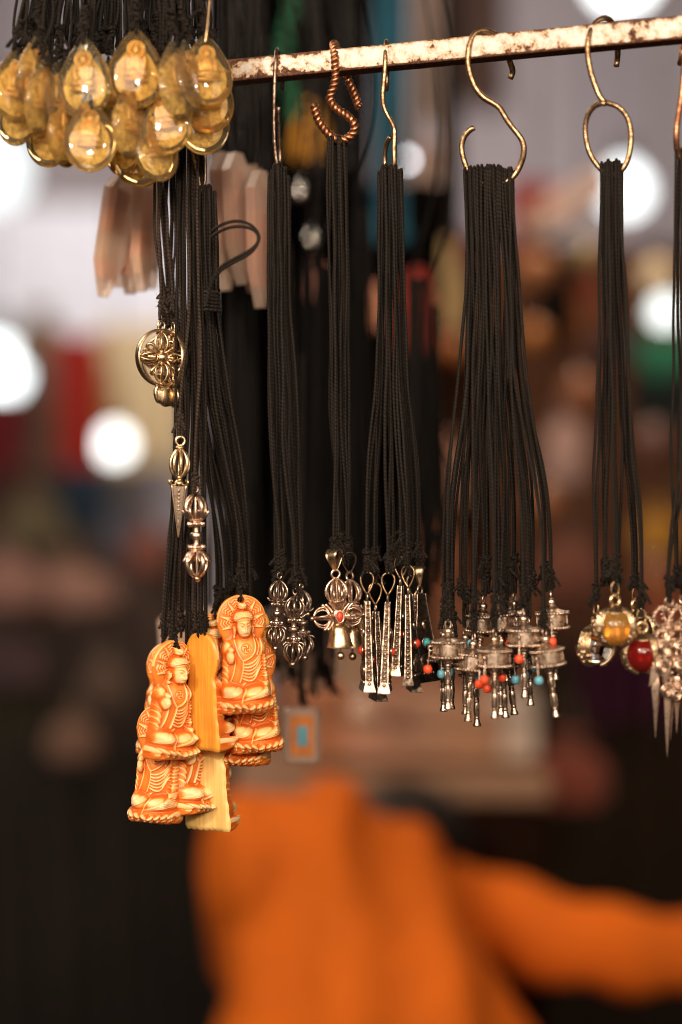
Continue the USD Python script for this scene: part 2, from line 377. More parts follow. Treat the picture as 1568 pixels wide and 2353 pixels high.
    for r_ in range(5):
        for k in range(-7, 8):
            cx, cy = k * 12 + (r_ % 2) * 6, 150 + r_ * 15
            if (cx / 80) ** 2 + ((cy - 190) / 60) ** 2 < 1 and ((cx / 58) ** 2 + ((cy - 265) / 84) ** 2 > 1.05):
                q = 1 - ((x - cx) ** 2 + (y - cy) ** 2) / 49
                np.maximum(lines, np.where(q > 0, 8 * q, 0), out=lines)
    groove([(-68, 226), (-40, 198), (0, 190), (40, 198), (68, 226)], 5, 12)
    # halo: rays and chevrons
    for a in (-78, -38, 38, 78, 112, -112):
        c, n = math.sin(math.radians(a)), -math.cos(math.radians(a))
        p0, p1 = (c * 78, 225 + n * 78), (c * 184, 212 + n * 184)
        o = (-n * 15, c * 15)
        for e in (-1, 1): ridge([(p0[0] + e * o[0], p0[1] + e * o[1]), p1], 6, 17)
        ridge([p0, p1], 5, 14)
    for a in (-98, -58, -20, 20, 58, 98):
        c, n = math.sin(math.radians(a)), -math.cos(math.radians(a))
        for r_ in (116, 140, 164, 186):
            m = (c * r_, 212 + n * r_); w = 12 + (r_ - 100) * 0.22
            for e in (-1, 1): ridge([(c * (r_ - 16) + e * -n * w, 212 + n * (r_ - 16) + e * c * w), m], 5.5, 15)
    ridge([(-205, 215)] + [(205 * math.sin(t), 212 - 205 * math.cos(t)) for t in np.linspace(-1.4, 1.4, 14)] + [(205, 215)], 9, 9, 40)
    # robe: collar, lapel, folds, sleeves
    ridge([(-84, 372), (-76, 440), (-58, 500), (-30, 545)], 8, 20); ridge([(78, 366), (84, 430), (62, 490), (10, 530), (-30, 545)], 8, 20)
    ridge([(104, 372), (112, 430), (92, 500)], 7, 14); ridge([(132, 370), (138, 430), (118, 505)], 7, 14)
    ridge([(-30, 545), (-34, 620), (-62, 722)], 8, 18); ridge([(-92, 470), (-100, 600), (-148, 735)], 8, 16)
    for k in range(6):
        d = 30 * k
        ridge([(136 - k * 2, 430 + d * 1.1), (112 - 5 * k, 505 + d), (52, 562 + d * 0.95), (-24 - 2 * k, 572 + d * 0.80)], 8.5 + (k % 2) * 2, 13 + (k % 3) * 2)
    for k in range(7): ridge([(122 + (k % 2) * 8, 500 + 30 * k), (160, 512 + 28 * k), (206, 488 + 32 * k)], 6.5, 12)
    for k in range(4): ridge([(-196, 520 + 52 * k), (-170, 545 + 52 * k), (-150, 580 + 52 * k)], 6, 10)
    ridge([(108, 716), (160, 730), (214, 706)], 9, 16)
    for j in (-12, -2, 8, 18): groove([(140 + j, 800), (138 + j, 836)], 3.6, 10)
    for j in (-14, -4, 6, 16): groove([(-128 + j, 470), (-130 + j * 0.8, 505)], 3.6, 10)
    for k in range(5): ridge([(-205 + 18 * k, 835 - 12 * k), (-120 + 10 * k, 820 - 16 * k), (-40 + 6 * k, 770 - 10 * k)], 7, 15)
    for k in range(5): ridge([(-60 + 30 * k, 862 - 8 * k), (50 + 14 * k, 850 - 14 * k), (170 + 4 * k, 826 - 16 * k)], 7, 16)
    ridge([(-20, 770), (-60, 850), (-70, 885)], 8, 16)
    # small emblem in a ring on the chest
    t = np.linspace(0, 2 * np.pi, 17); ex, ey, L = 4, 446, 19
    groove(np.stack([ex + 40 * np.cos(t), ey + 40 * np.sin(t)], 1), 4, 7, 40)
    for p in ([(ex - L, ey), (ex + L, ey)], [(ex, ey - L), (ex, ey + L)], [(ex, ey - L), (ex - L, ey - L)], [(ex + L, ey), (ex + L, ey - L)], [(ex, ey + L), (ex + L, ey + L)], [(ex - L, ey), (ex - L, ey + L)]):
        groove(p, 4.4, 12)
    H[:] = H + lines - cuts
    hole = np.hypot((x + 4) / 1.15, y - 44)
    H[:] = np.where(hole < 26, np.minimum(H, 8 + 0.02 * hole ** 2), H)
    # the dye stays where the relief is lower than its surroundings
    sx_ = 3.0
    low = gaussian_filter(H, (4.5, 4.5)) - H
    wide = gaussian_filter(H, (16, 12)) - H
    dye = 0.34 + low / 19.0 + np.clip(wide / 190.0, -0.28, 0.30) - np.clip(lines, 0, 22) * 0.011 + cuts * 0.012 + np.clip((hole < 26) * 0.6, 0, 1)
    dye = np.clip(gaussian_filter(dye, 0.6), 0, 1)
    edge = np.clip(1 - np.abs(s) ** 7, 0, 1) ** 0.5 * np.clip(1 - np.clip((y - 930) / 55, 0, 1) ** 3, 0, 1) ** 0.5 * np.clip(y / 22, 0, 1) ** 0.5
    u = 0.0733 * MM
    y = y + np.clip((y - 880) / 105, 0, 1) * (9 * np.abs(np.sin(x / 19.0 + 0.6)) + 3 * np.sin(x / 47.0) - 4)
    y0 = 30.0
    front = np.stack([x * u, -H * edge * u, -(y - y0) * u], -1).reshape(-1, 3)
    back = np.stack([x * u, (16 + 10 * np.sqrt(np.clip(1 - s ** 2, 0, 1))) * edge * u, -(y - y0) * u], -1)
    fb = grid_faces(*x.shape, False)
    sub = back[::6, ::5]
    if (len(Y) - 1) % 6: sub = np.concatenate([sub, back[-1:, ::5]])
    return (front, fb), dye.ravel(), (sub.reshape(-1, 3), grid_faces(sub.shape[0], sub.shape[1], False)[:, ::-1])
RELIEF = relief()

def build_figure(p, back='grained_amber'):
    (f, dye, b) = RELIEF
    part(p, 'carved_front', f, 'carved_resin', True, prims={'dye': dye})
    part(p, 'back', b, back, True)
    w = MB()
    w.add(tube(curve([(0, -0.0012, 0.004), (0, -0.0036, 0.001), (0, -0.0030, -0.0012), (0, 0.0002, -0.0014), (0, 0.0022, 0.0), (0, 0.001, 0.004)], 18), 0.0009, 7))
    part(p, 'cord_loop', w, 'black_cord')

# ------------------------------------------------------------------ cast metal pendants (millimetres)
def scaled(mb_or_vf, k=MM):
    v, f = mb_or_vf.get() if isinstance(mb_or_vf, MB) else mb_or_vf
    return np.asarray(v) * k, f

def prong_cage(zc, h, r, n, rad, up=True, flat=1.0, beads=0, phase=0.0, leaf=0):
    """Curved prongs that leave an axis and close again: a cage about z, from zc to zc + h (up) or zc - h."""
    m, sg = MB(), (1 if up else -1)
    prof = [(0.30, 0.0), (0.80, 0.12), (1.0, 0.36), (0.93, 0.62), (0.55, 0.88), (0.10, 1.0)]
    for k in range(n):
        a = 2 * np.pi * k / n + phase
        pts = curve([(r * q * math.cos(a), r * q * math.sin(a), zc + sg * h * t) for q, t in prof], 16)
        rr = rad * (0.72 + 0.38 * np.sin(np.linspace(0.2, np.pi - 0.25, 16)))
        m.add(tube(pts, rr, 7, flat=flat))
        if beads:
            for q in curve([(r * q * 1.09 * math.cos(a), r * q * 1.09 * math.sin(a), zc + sg * h * t) for q, t in prof], beads + 4)[2:-2]: m.add(ball(q, rad * 0.62))
        if leaf:
            for e in (-0.34, 0.34):
                b = a + e
                pts = curve([(r * q * math.cos(b), r * q * math.sin(b), zc + sg * h * t) for q, t in [(0.35, -0.02), (0.75, 0.06), (1.05, 0.26), (1.28, 0.34 * leaf)]], 9)
                m.add(tube(pts, rad * np.array([0.8, 0.9, 0.95, 1, 0.95, 0.9, 0.8, 0.62, 0.35]), 6))
    return m

def build_vajra(p, mat='rose_silver', L=52.0, r=6.8, n=4, rad=1.45, leaf=1.0, petals=8, ring_r=2.0, spike=0.0):
    z0 = -ring_r * 2
    part(p, 'hanging_ring', scaled(ring(ring_r * 0.75, ring_r * 0.38, 20, 7, sz=1.25, c=(0, 0, z0 + ring_r))), mat)
    c = z0 - L / 2
    bulb = L * 0.27; mid = L * 0.2
    for sg, nm in ((1, 'upper_prongs'), (-1, 'lower_prongs')):
        m = MB()
        m.add(prong_cage(c + sg * mid, bulb, r, n, rad, sg > 0, leaf=leaf, phase=math.pi / n * 0.6).get())
        m.add(lathe(soft([(0.05, c + sg * mid), (rad * 0.8, c + sg * (mid + 0.3 * bulb)), (rad * 0.5, c + sg * (mid + 0.8 * bulb)), (0.05, c + sg * (mid + bulb))]), 10))
        part(p, nm, scaled(m), mat)
    g = MB()
    pr = []
    for t, q in [(-1.05, 0.05), (-1.0, 0.62), (-0.9, 0.80), (-0.82, 0.55), (-0.72, 0.66), (-0.55, 0.60), (-0.5, 0.36), (-0.2, 0.37), (-0.17, 0.60), (0, 0.68), (0.17, 0.60), (0.2, 0.37), (0.5, 0.36), (0.55, 0.60), (0.72, 0.66), (0.82, 0.55), (0.9, 0.80), (1.0, 0.62), (1.05, 0.05)]:
        pr.append((q * r * 0.86, c + t * mid))
    g.add(lathe(soft(pr, 3), 20))
    part(p, 'grip', scaled(g), mat)
    for sg in (1, -1):
        w = MB()
        for k in range(petals):
            a = 2 * np.pi * k / petals
            w.add(ball((0, 0, 0), (r * 0.26, r * 0.15, mid * 0.17), 1), RZ(math.degrees(a)) @ trimesh.transformations.translation_matrix([r * 0.58, 0, c + sg * mid * 0.66]))
            if spike:
                w.add(tube(curve([(r * 0.5 * math.cos(a), r * 0.5 * math.sin(a), c + sg * mid * 0.95), (r * 0.95 * math.cos(a), r * 0.95 * math.sin(a), c + sg * mid * 0.92), (r * spike * math.cos(a), r * spike * math.sin(a), c + sg * mid * 1.12)], 7), [rad * 0.8, rad * 0.8, rad * 0.75, rad * 0.7, rad * 0.6, rad * 0.7, rad * 0.35], 6))
        part(p, 'lotus_petals', scaled(w), mat)
    part(p, 'knob', scaled(MB().add(ball((0, 0, c - mid - bulb - 1.3), 2.1, 2)).add(lathe([(1.0, c - mid - bulb - 0.4), (1.2, c - mid - bulb + 0.8)], 10))), mat)

def bail(w=5.5, h=12.0, spread=4.2, mat='antique_brass'):
    """A folded strip of sheet metal that the cord runs through."""
    a = np.linspace(-0.5 * np.pi, 1.5 * np.pi, 29)
    out = []
    for t in a:
        q = (1 + math.sin(t)) / 2
        out.append((math.cos(t) * spread * (0.25 + 0.75 * q ** 0.8), -h + h * q, w * (0.22 + 0.78 * q)))
    rows = np.array([[(o[0], -o[2] / 2, o[1]), (o[0], -o[2] / 4, o[1] + 0.1), (o[0], o[2] / 4, o[1] + 0.1), (o[0], o[2] / 2, o[1])] for o in out])
    inner = rows.copy(); c = np.array([0, 0, -h * 0.45]); inner[..., 0] *= 0.86; inner[..., 2] = c[2] + (rows[..., 2] - c[2]) * 0.92
    nr, nc = rows.shape[:2]; f = grid_faces(nr, nc, False); n = nr * nc
    v = np.vstack([rows.reshape(-1, 3), inner.reshape(-1, 3)])
    e = []
    for i in range(nr - 1):
        for j in (0, nc - 1):
            a_, b_ = i * nc + j, (i + 1) * nc + j
            e += [[a_, b_, b_ + n], [a_, b_ + n, a_ + n]]
    return v, np.vstack([f, f[:, ::-1] + n, np.array(e)])

def build_cross_bell(p):
    m = 'rose_silver'
    part(p, 'bail', scaled(MB().add(bail(8.5, 13.5, 6.2), RZ(44))), 'antique_brass')
    part(p, 'hanging_ring', scaled(ring(2.6, 0.85, 22, 7, c=(0, 0, -15.2))), m)
    c = MB().add(prong_cage(-31.5, 13.5, 6.6, 8, 0.8, True, beads=9).get())
    c.add(lathe(soft([(0.4, -32), (0.8, -26), (0.5, -18.5)]), 8))
    part(p, 'crown', scaled(c), m)
    part(p, 'crown_cup', scaled(lathe(soft([(0.1, -37.5), (2.6, -37), (4.0, -34.5), (5.4, -32.6), (5.6, -31.6), (0.1, -31.0)], 3), 20)), m)
    g = MB().add(lathe(soft([(0.1, -46.8), (3.4, -45.5), (4.2, -41), (3.2, -37), (0.1, -36.4)]), 16, sy=0.75))
    for a in (0, 180):
        T = RZ(a)
        arm = MB()
        arm.add(lathe(soft([(2.6, 2.6), (2.3, 3.6), (2.6, 4.6), (1.6, 5.4), (2.1, 6.4), (2.0, 7.0), (1.1, 8.2), (1.3, 10.5), (0.7, 13), (0.5, 15.4)], 3), 10))
        arm.add(ball((0, 0, 16.3), 1.35, 1))
        for b in (0, 90, 180, 270):
            for r_, q in ((6.2, 0.95), (4.6, 0.75)):
                pts = curve([(1.4, 0, 6.0), (r_ * 0.9, 0, 7.4), (r_, 0, 10.2), (r_ * 0.75, 0, 13.2), (1.2, 0, 15.0)], 13)
                arm.add(tube(pts, 0.72 * q, 6), RZ(b + 10))
            for dz in (0, 2.2):
                arm.add(tube(curve([(1.5, 0, 3.4 + dz), (4.2, 0, 4.0 + dz), (6.8, 0, 6.2 + dz), (8.2, 0, 7.2 + dz)], 9), [0.7, 0.8, 0.85, 0.85, 0.9, 0.9, 0.95, 1.0, 0.6], 6), RZ(b + 10))
        arm2 = MB().add(arm.get(), T @ RY(90))
        part(p, 'prong_arm', scaled(MB().add(arm2.get(), off=(0, 0, -41.0))), m)
    part(p, 'hub', scaled(g), m)
    part(p, 'bezel', scaled(MB().add(ring(1.0, 0.75, 24, 7, sx=2.5, sz=3.6, c=(0, -4.0, -41.0))).add(ball((0, -2.6, -41.0), (2.6, 1.6, 3.7), 2))), m)
    part(p, 'stone', scaled(ball((0, -4.3, -41.0), (2.1, 1.5, 3.2), 2)), 'coral_stone')
    part(p, 'bell', scaled(lathe(soft([(7.4, -58.0), (8.4, -59.4), (8.0, -58.6), (7.1, -56.0), (6.2, -52.5), (5.6, -49), (4.6, -46.8), (2.6, -45.6), (0.1, -45.2)], 4), 32)), 'antique_brass')
    cl = MB().add(tube(curve([(0, 0, -55), (0.2, 0, -60), (0.1, 0, -62.2)], 8), 0.7, 6)).add(lathe(soft([(0.1, -67.4), (1.9, -66.6), (2.5, -65.0), (1.9, -63.2), (0.9, -62.4), (0.1, -62)], 3), 14))
    part(p, 'clapper', scaled(cl), 'antique_brass')

def build_wheel(p, bead='coral_bead', m='old_silver'):
    part(p, 'hanging_ring', scaled(tube(curve([(-0.9, 0, -5.0), (-1.7, 0, -2.2), (-0.9, 0, -0.3), (0.0, 0, 0.15), (0.9, 0, -0.3), (1.7, 0, -2.2), (0.9, 0, -5.0)], 24), 0.5, 6)), m)
    part(p, 'finial', scaled(ball((0, 0, -6.8), 2.7, 2)), m)
    part(p, 'lid', scaled(lathe(soft([(9.6, -13.4), (9.6, -12.7), (8.2, -12.1), (6.2, -11.5), (4.2, -10.6), (3.1, -9.6), (2.6, -8.9), (0.1, -8.6)], 3), 36)), m)
    for z in (-13.2, -22.0):
        b = MB().add(lathe([(8.6, z - 0.7), (9.8, z - 0.6), (9.8, z + 0.6), (8.6, z + 0.7)], 40))
        for k in range(32):
            a = 2 * np.pi * k / 32; b.add(ball((9.9 * math.cos(a), 9.9 * math.sin(a), z), 1.0, 2))
        part(p, 'beaded_rim', scaled(b), m)
    part(p, 'drum', scaled(lathe([(0.1, -21.8), (8.7, -21.6), (8.8, -20.8), (8.8, -14.4), (8.7, -13.6), (0.1, -13.4)], 40)), m)
    r2 = random.Random(3); s = MB()
    for k in range(10):
        a = 36 * k
        for (x, z, w, h) in [(0, -15.4, 4.2, 0.6), (-1.7, -17.6, 0.6, 3.6), (r2.uniform(-0.4, 0.6), -17.2, 0.6, 3.2), (1.6, -17.8, 0.6, 4.2), (0.8, r2.choice([-17.2, -18.6]), 1.8, 0.6), (-0.8, -19.6, 1.9, 0.6)]:
            s.add(box((x, -8.85, z), (w, 0.7, h)), RZ(a))
    part(p, 'raised_script', scaled(s), m, False)
    part(p, 'base_cone', scaled(lathe(soft([(0.1, -26.0), (2.6, -25.8), (3.4, -24.8), (3.0, -24.2), (5.0, -23.4), (8.4, -22.7), (0.1, -22.2)], 3), 28)), m)
    pr = [(0.1, -53.4), (2.4, -53.3), (2.5, -52.6), (1.9, -50.6), (1.5, -48.8), (2.0, -48.2), (1.5, -47.6), (1.7, -44), (1.9, -41), (1.5, -38.6), (2.1, -38.0), (1.5, -37.3), (1.8, -36.6), (1.4, -36), (1.7, -32.5), (1.9, -30.4), (1.5, -29.6), (2.2, -28.9), (1.6, -28.1), (2.3, -27.2), (2.0, -26.4), (2.6, -25.6), (0.1, -25.2)]
    h = MB().add(lathe(soft(pr, 3), 12))
    for k in range(4):
        for z0, z1 in ((-47, -39.5), (-35.6, -30.6)):
            a = math.pi / 2 * k + 0.4
            h.add(tube([(1.75 * math.cos(a), 1.75 * math.sin(a), z0), (1.95 * math.cos(a + .2), 1.95 * math.sin(a + .2), (z0 + z1) / 2), (1.75 * math.cos(a), 1.75 * math.sin(a), z1)], 0.33, 5))
    part(p, 'handle', scaled(h), m)
    c = MB().add(tube(curve([(-8.6, 0, -16.6), (-10.4, 0, -15.6), (-11.6, 0, -16.6), (-11.2, 0, -18.2), (-10.0, 0, -18.0)], 16), 0.62, 6)).add(tube(curve([(-11.0, 0, -17.4), (-11.3, 0, -21), (-11.9, 0, -26), (-12.2, 0, -31)], 10), 0.55, 6))
    part(p, 'weight_chain', scaled(c), m)
    part(p, 'weight_bead', scaled(MB().add(lathe(soft([(0.6, -32.0), (2.1, -31.4), (2.75, -29.4), (2.1, -27.4), (0.6, -26.8)], 3), 16), off=(-12.1, 0, 0))), bead)

def build_plaque(p, stone='coral_stone', m='dark_silver', kind='wire'):
    """A tall narrow plaque with beaded edges, a splayed foot and a stone on its face."""
    if kind == 'wire':
        a = np.linspace(-0.5 * np.pi, 1.5 * np.pi, 40, endpoint=False)
        q = (1 + np.sin(a)) / 2
        part(p, 'wire_loop', scaled(tube(np.stack([0 * a, np.cos(a) * 5.2 * q ** 0.55, -13.5 + 13.5 * q], 1), 0.62, 7, closed=True)), 'brass_wire')
    else:
        part(p, 'bail', scaled(MB().add(bail(6.5, 13, 4.6), RZ(55))), 'antique_brass')
    part(p, 'hanging_ring', scaled(ring(1.9, 0.7, 18, 6, sz=1.3, c=(0, 0, -15.2))), m)
    H, z0 = 53.0, -17.5
    w = lambda t: 3.4 + 8.6 * t ** 1.25
    d = lambda t: 2.3 + 2.1 * t
    t = np.linspace(0, 1, 24)
    rows = []
    for q in t:
        ww, dd, z = w(q), d(q), z0 - H * q
        rows.append([(-ww, -dd / 2, z), (-ww * 0.8, -dd * 0.42, z), (ww * 0.8, -dd * 0.42, z), (ww, -dd / 2, z), (ww, dd / 2, z), (ww * 0.8, dd * 0.42, z), (-ww * 0.8, dd * 0.42, z), (-ww, dd / 2, z)])
    rows = np.array(rows); v = rows.reshape(-1, 3); f = grid_faces(24, 8, True)
    n = len(v); v = np.vstack([v, rows[0].mean(0)[None], rows[-1].mean(0)[None]])
    j = np.arange(8)
    f = np.vstack([f, np.stack([np.full(8, n), (j + 1) % 8, j], 1), np.stack([np.full(8, n + 1), 23 * 8 + j, 23 * 8 + (j + 1) % 8], 1)])
    part(p, 'plate', (v * MM, f), 'black_patina', 30)
    for sg in (-1, 1):
        b = MB()
        for q in np.linspace(0.03, 0.93, 19):
            b.add(ball((sg * (w(q) + 0.3), 0, z0 - H * q), (1.7, 0.22 * d(q) + 0.42, 1.12), 2))
        part(p, 'beaded_edge', scaled(b), 'old_silver' if m == 'aged_silver' else m)
        b = MB()
        for e in (-1, 1):
            b.add(tube([(sg * (w(q) + 0.1), e * d(q) * 0.5, z0 - H * q) for q in t], 0.6, 6))
        part(p, 'edge_rail', scaled(b), 'dark_silver')
    ft = MB()
    hull = lambda pts: (lambda h: (np.array(h.vertices), np.array(h.faces)))(trimesh.convex.convex_hull(np.array(pts, float)))
    zb = z0 - H
    ft.add(hull([(sx * a, sy * b, z) for sx in (-1, 1) for sy in (-1, 1) for a, b, z in ((11.4, 2.2, zb + 5.0), (13.2, 3.6, zb - 0.4), (13.2, 3.6, zb - 1.4))]))
    part(p, 'foot', scaled(ft), 'aged_silver' if m == 'aged_silver' else 'black_patina', 25)
    part(p, 'bezel', scaled(MB().add(ring(1, 0.7, 20, 6, sx=3.2, sz=3.2, c=(0, -3.0, z0 - 30)))), m)
    part(p, 'stone', scaled(ball((0, -3.0, z0 - 30), (2.9, 2.6, 2.9), 2)), stone)
    fig = MB().add(ball((0, -2.2, z0 - 19), (2.6, 1.5, 3.0), 2)).add(ball((0, -2.4, z0 - 42), (6.5, 1.8, 5.5), 2))
    for k in range(6): fig.add(ball((-5 + 2 * k, -2.6, z0 - 49), (1.0, 1.0, 1.3)))
    part(p, 'face_relief', scaled(fig), m)

def build_dagger(p, m='antique_brass'):
    part(p, 'hanging_ring', scaled(ring(2.7, 0.95, 24, 8, c=(0, 0, -3.3))), m)
    part(p, 'cap', scaled(lathe(soft([(2.0, -8.6), (2.9, -8.2), (3.1, -7.4), (2.6, -6.6), (0.1, -6.2)], 3), 20)), m)
    part(p, 'cage', scaled(prong_cage(-24.4, 16.4, 5.6, 8, 0.95, True, beads=11).get()), m)
    part(p, 'neck', scaled(lathe(soft([(0.1, -30.5), (2.6, -30), (3.4, -28.6), (1.9, -26.6), (2.4, -25.4), (2.0, -24.2), (0.1, -23.8)], 3), 18)), m)
    g = MB()
    for k in range(3):
        g.add(tube(curve([(0.8, 0, -29.2), (4.0, 0, -30.0), (6.2, 0, -29.2), (6.6, 0, -27.6), (5.4, 0, -27.0), (4.9, 0, -28.0)], 18), 0.72, 6), RZ(120 * k - 165))
    part(p, 'guard_scroll', scaled(g), m)
    b = MB(); core = []
    for k in range(3):
        a = math.radians(120 * k - 165)
        b.add(tube(curve([(5.0 * math.cos(a), 5.0 * math.sin(a), -30.4), (2.6 * math.cos(a), 2.6 * math.sin(a), -46), (0.15 * math.cos(a), 0.15 * math.sin(a), -61.5)], 14), np.linspace(0.75, 0.35, 14), 6))
        core += [(4.3 * math.cos(a), 4.3 * math.sin(a), -30.6), (0.1 * math.cos(a), 0.1 * math.sin(a), -60.5)]
    part(p, 'blade_edges', scaled(b), m)
    h = trimesh.convex.convex_hull(np.array(core)); part(p, 'blade', scaled((np.array(h.vertices), np.array(h.faces))), 'dark_silver', 20)
    o = MB()
    for k in range(3):
        a = math.radians(120 * k - 105)
        for q in np.linspace(0.06, 0.7, 9):
            r_ = 2.25 * (1 - q) + 0.1
            o.add(ball((r_ * math.cos(a), r_ * math.sin(a), -31.5 - 29 * q), (0.75 * (1 - q) + 0.25,) * 3))
    part(p, 'blade_relief', scaled(o), m)

def build_wheel_charm(p, m='antique_brass'):
    """An openwork wheel with a crossed sceptre inside, and a leaf-shaped drop under it."""
    part(p, 'hanging_ring', scaled(ring(2.4, 0.8, 20, 7, sz=1.3, c=(0, 0, -2.6))), m)
    a = np.arange(48) * 2 * np.pi / 48
    R = 17.0; zc = -22.5
    v, f = tube(np.stack([R * np.cos(a), 0 * a, zc + R * np.sin(a)], 1), 1.0, 8, closed=True)
    v[:, 1] *= 2.6
    part(p, 'rim', scaled((v, f)), m)
    for k in range(4):
        arm = MB().add(prong_cage(4.0, 11.5, 4.4, 6, 0.7, True).get()).add(lathe(soft([(2.6, 1.5), (3.4, 2.5), (2.2, 3.4), (3.0, 4.2), (1.0, 5.2), (0.8, 14.5)], 3), 12)).add(ball((0, 0, 15.8), 1.3))
        for q in range(7): arm.add(lathe([(2.1, 5.4 + q * 0.8), (2.7, 5.8 + q * 0.8), (2.1, 6.2 + q * 0.8)], 12))
        part(p, 'spoke', scaled(MB().add(arm.get(), RY(90 * k), (0, 0, zc))), m)
    for k in range(4):
        part(p, 'petal', scaled(MB().add(tube(curve([(2, -1, 3), (6, -2.2, 6), (8.2, -1.4, 9.5), (6.2, 0, 10.5), (4.6, 0, 8.6)], 14), 1.0, 6), RY(90 * k), (0, 0, zc))), m)
    part(p, 'hub', scaled(ball((0, -1.2, zc), (3.6, 3.0, 3.6), 2)), m)
    d = MB().add(ball((3, 0, zc - R - 6.5), (5.6, 2.2, 6.8), 2)).add(tube(curve([(-3, -1.5, zc - R - 1), (-5, -1.5, zc - R - 5), (-3, -1.5, zc - R - 10), (-1.2, -1.5, zc - R - 8)], 14), 1.4, 7))
    for k in range(5): d.add(tube(curve([(-4 + k, -2, zc - R - 3), (-3.4 + k * 0.8, -2.6, zc - R - 6), (-2.6 + k * 0.5, -2, zc - R - 11.5)], 8), 0.6, 5))
    part(p, 'leaf_drop', scaled(d), m)

def build_ball(p, stone='amber_ball', m='antique_brass'):
    part(p, 'wire_link', scaled(ring(3.6, 0.6, 24, 6, sx=0.75, sz=1.25, c=(0, 0, -4.2))), 'brass_wire')
    part(p, 'hanging_ring', scaled(ring(3.1, 1.25, 24, 9, c=(0, 0, -10.6))), m)
    zc = -26.0; R = 11.2
    part(p, 'ball', scaled(ball((0, 0, zc), R, 3)), stone)
    cap = lathe(soft([(0.1, zc + 13.3), (2.2, zc + 13), (3.4, zc + 12.4), (5.8, zc + 10.6), (7.8, zc + 8.6), (8.0, zc + 8.1), (5.2, zc + 10.0), (0.1, zc + 11)], 3), 28)
    part(p, 'cap', scaled(cap), m)
    for k in range(3):
        a = 120 * k + 62
        c = MB(); r2 = random.Random(5 + k)
        th = np.linspace(0.55, 2.75, 26)
        for off in (-0.24, -0.12, 0.0, 0.12, 0.24):
            w = np.sin(np.clip((th - 0.4) / 2.5, 0, 1) * np.pi) ** 0.7
            az = off * (0.55 + 0.6 * w) / np.maximum(0.35, np.sin(th))
            q = R + 0.75 + 0.5 * np.cos(off * 5)
            c.add(tube(np.stack([q * np.sin(th) * np.cos(az), q * np.sin(th) * np.sin(az), zc + q * np.cos(th)], 1), 0.95, 6))
        for j in range(26):
            t_ = r2.uniform(0.8, 2.6); az = r2.uniform(-0.36, 0.36)
            c.add(ball(((R + 1.4) * math.sin(t_) * math.cos(az), (R + 1.4) * math.sin(t_) * math.sin(az), zc + (R + 1.4) * math.cos(t_)), r2.uniform(0.7, 1.5)))
        part(p, 'claw', scaled(MB().add(c.get(), RZ(a))), m)

def build_spiked(p, m='rose_silver'):
    part(p, 'hanging_ring', scaled(ring(2.2, 0.8, 20, 6, c=(0, 0, -2.4))), m)
    for cx, cz, q in ((-5, -10, 1), (5, -10, 1), (-4.4, -20, .8), (4.4, -20, .8), (0, -28, .9), (-5.2, -33, .6), (5.2, -33, .6)):
        c = MB().add(ring(4.4 * q, 0.8, 28, 6, c=(cx, -2.0, cz)))
        for k in range(16):
            a = 2 * np.pi * k / 16; c.add(ball((cx + 5.3 * q * math.cos(a), -2.4, cz + 5.3 * q * math.sin(a)), 0.8 * q))
        part(p, 'beaded_ring', scaled(c), m)
    b = MB().add(lathe(soft([(0.1, -45), (3.0, -44), (3.6, -38), (3.0, -33), (4.0, -30), (2.8, -26), (3.4, -22), (3.0, -17), (2.4, -14), (0.1, -13)], 4), 20, sy=0.6))
    for z in (-17, -22.5, -30): b.add(lathe(soft([(4.5, z - 0.9), (6.6, z), (4.5, z + 0.9)], 3), 20, sy=0.65))
    part(p, 'body', scaled(b), m)
    for k, (x, z, s) in enumerate([(-5, -26, 1), (5, -26, -1), (-5.5, -36, 1), (5.5, -36, -1), (-2.5, -48, 1), (3, -50, -1)]):
        t = np.linspace(0, 4.2 * np.pi, 40); r_ = 3.4 * (1 - t / 16)
        part(p, 'scroll', scaled(tube(np.stack([x + s * r_ * np.cos(t), -3.4 + 0 * t, z + 1.2 * r_ * np.sin(t)], 1), 0.75, 6)), m)
    w = MB(); r2 = random.Random(2)
    for k in range(46): w.add(ball((r2.uniform(-5.5, 5.5), -r2.uniform(2.2, 3.4), -r2.uniform(15, 44)), r2.uniform(0.4, 0.8)))
    part(p, 'granulation', scaled(w), m)
    for sx in (-1, 1):
        h = trimesh.convex.convex_hull(np.array([(sx * 5, -2, -28), (sx * 10.2, -1.0, -36), (sx * 10.8, 0, -46), (sx * 6, -2.5, -40), (sx * 6, 1.5, -36)], float))
        part(p, 'leaf', scaled((np.array(h.vertices), np.array(h.faces))), m, 15)
    for x, L in ((-6.5, 72), (0.6, 82), (6.0, 70)):
        part(p, 'spike', scaled(MB().add(lathe([(0.12, -L), (1.3, -L + 13), (2.7, -46), (1.8, -41), (0.1, -40)], 4), off=(x, 0, 0))), m, 20)

def drop(a, b, c, n=28, m=36, top=0.42):
    """A pointed drop: half width a, half thickness c, from z = 0 down to -2 b."""
    th = np.linspace(0, np.pi, n)
    z = -b + b * np.cos(th)
    r = np.sin(th) * (1 - top * np.cos(th) * 0.5 * (1 + np.cos(th)) - 0.12 * np.cos(th))
    r = np.clip(r, 0.004, None)
    ang = np.arange(m) * 2 * np.pi / m
    sup = lambda s: np.sign(s) * np.abs(s) ** 0.92
    v = np.stack([a * r[:, None] * np.cos(ang), c * r[:, None] ** 0.8 * sup(np.sin(ang)), np.broadcast_to(z[:, None], (n, m))], -1).reshape(-1, 3)
    return v, grid_faces(n, m, True)[:, ::-1]

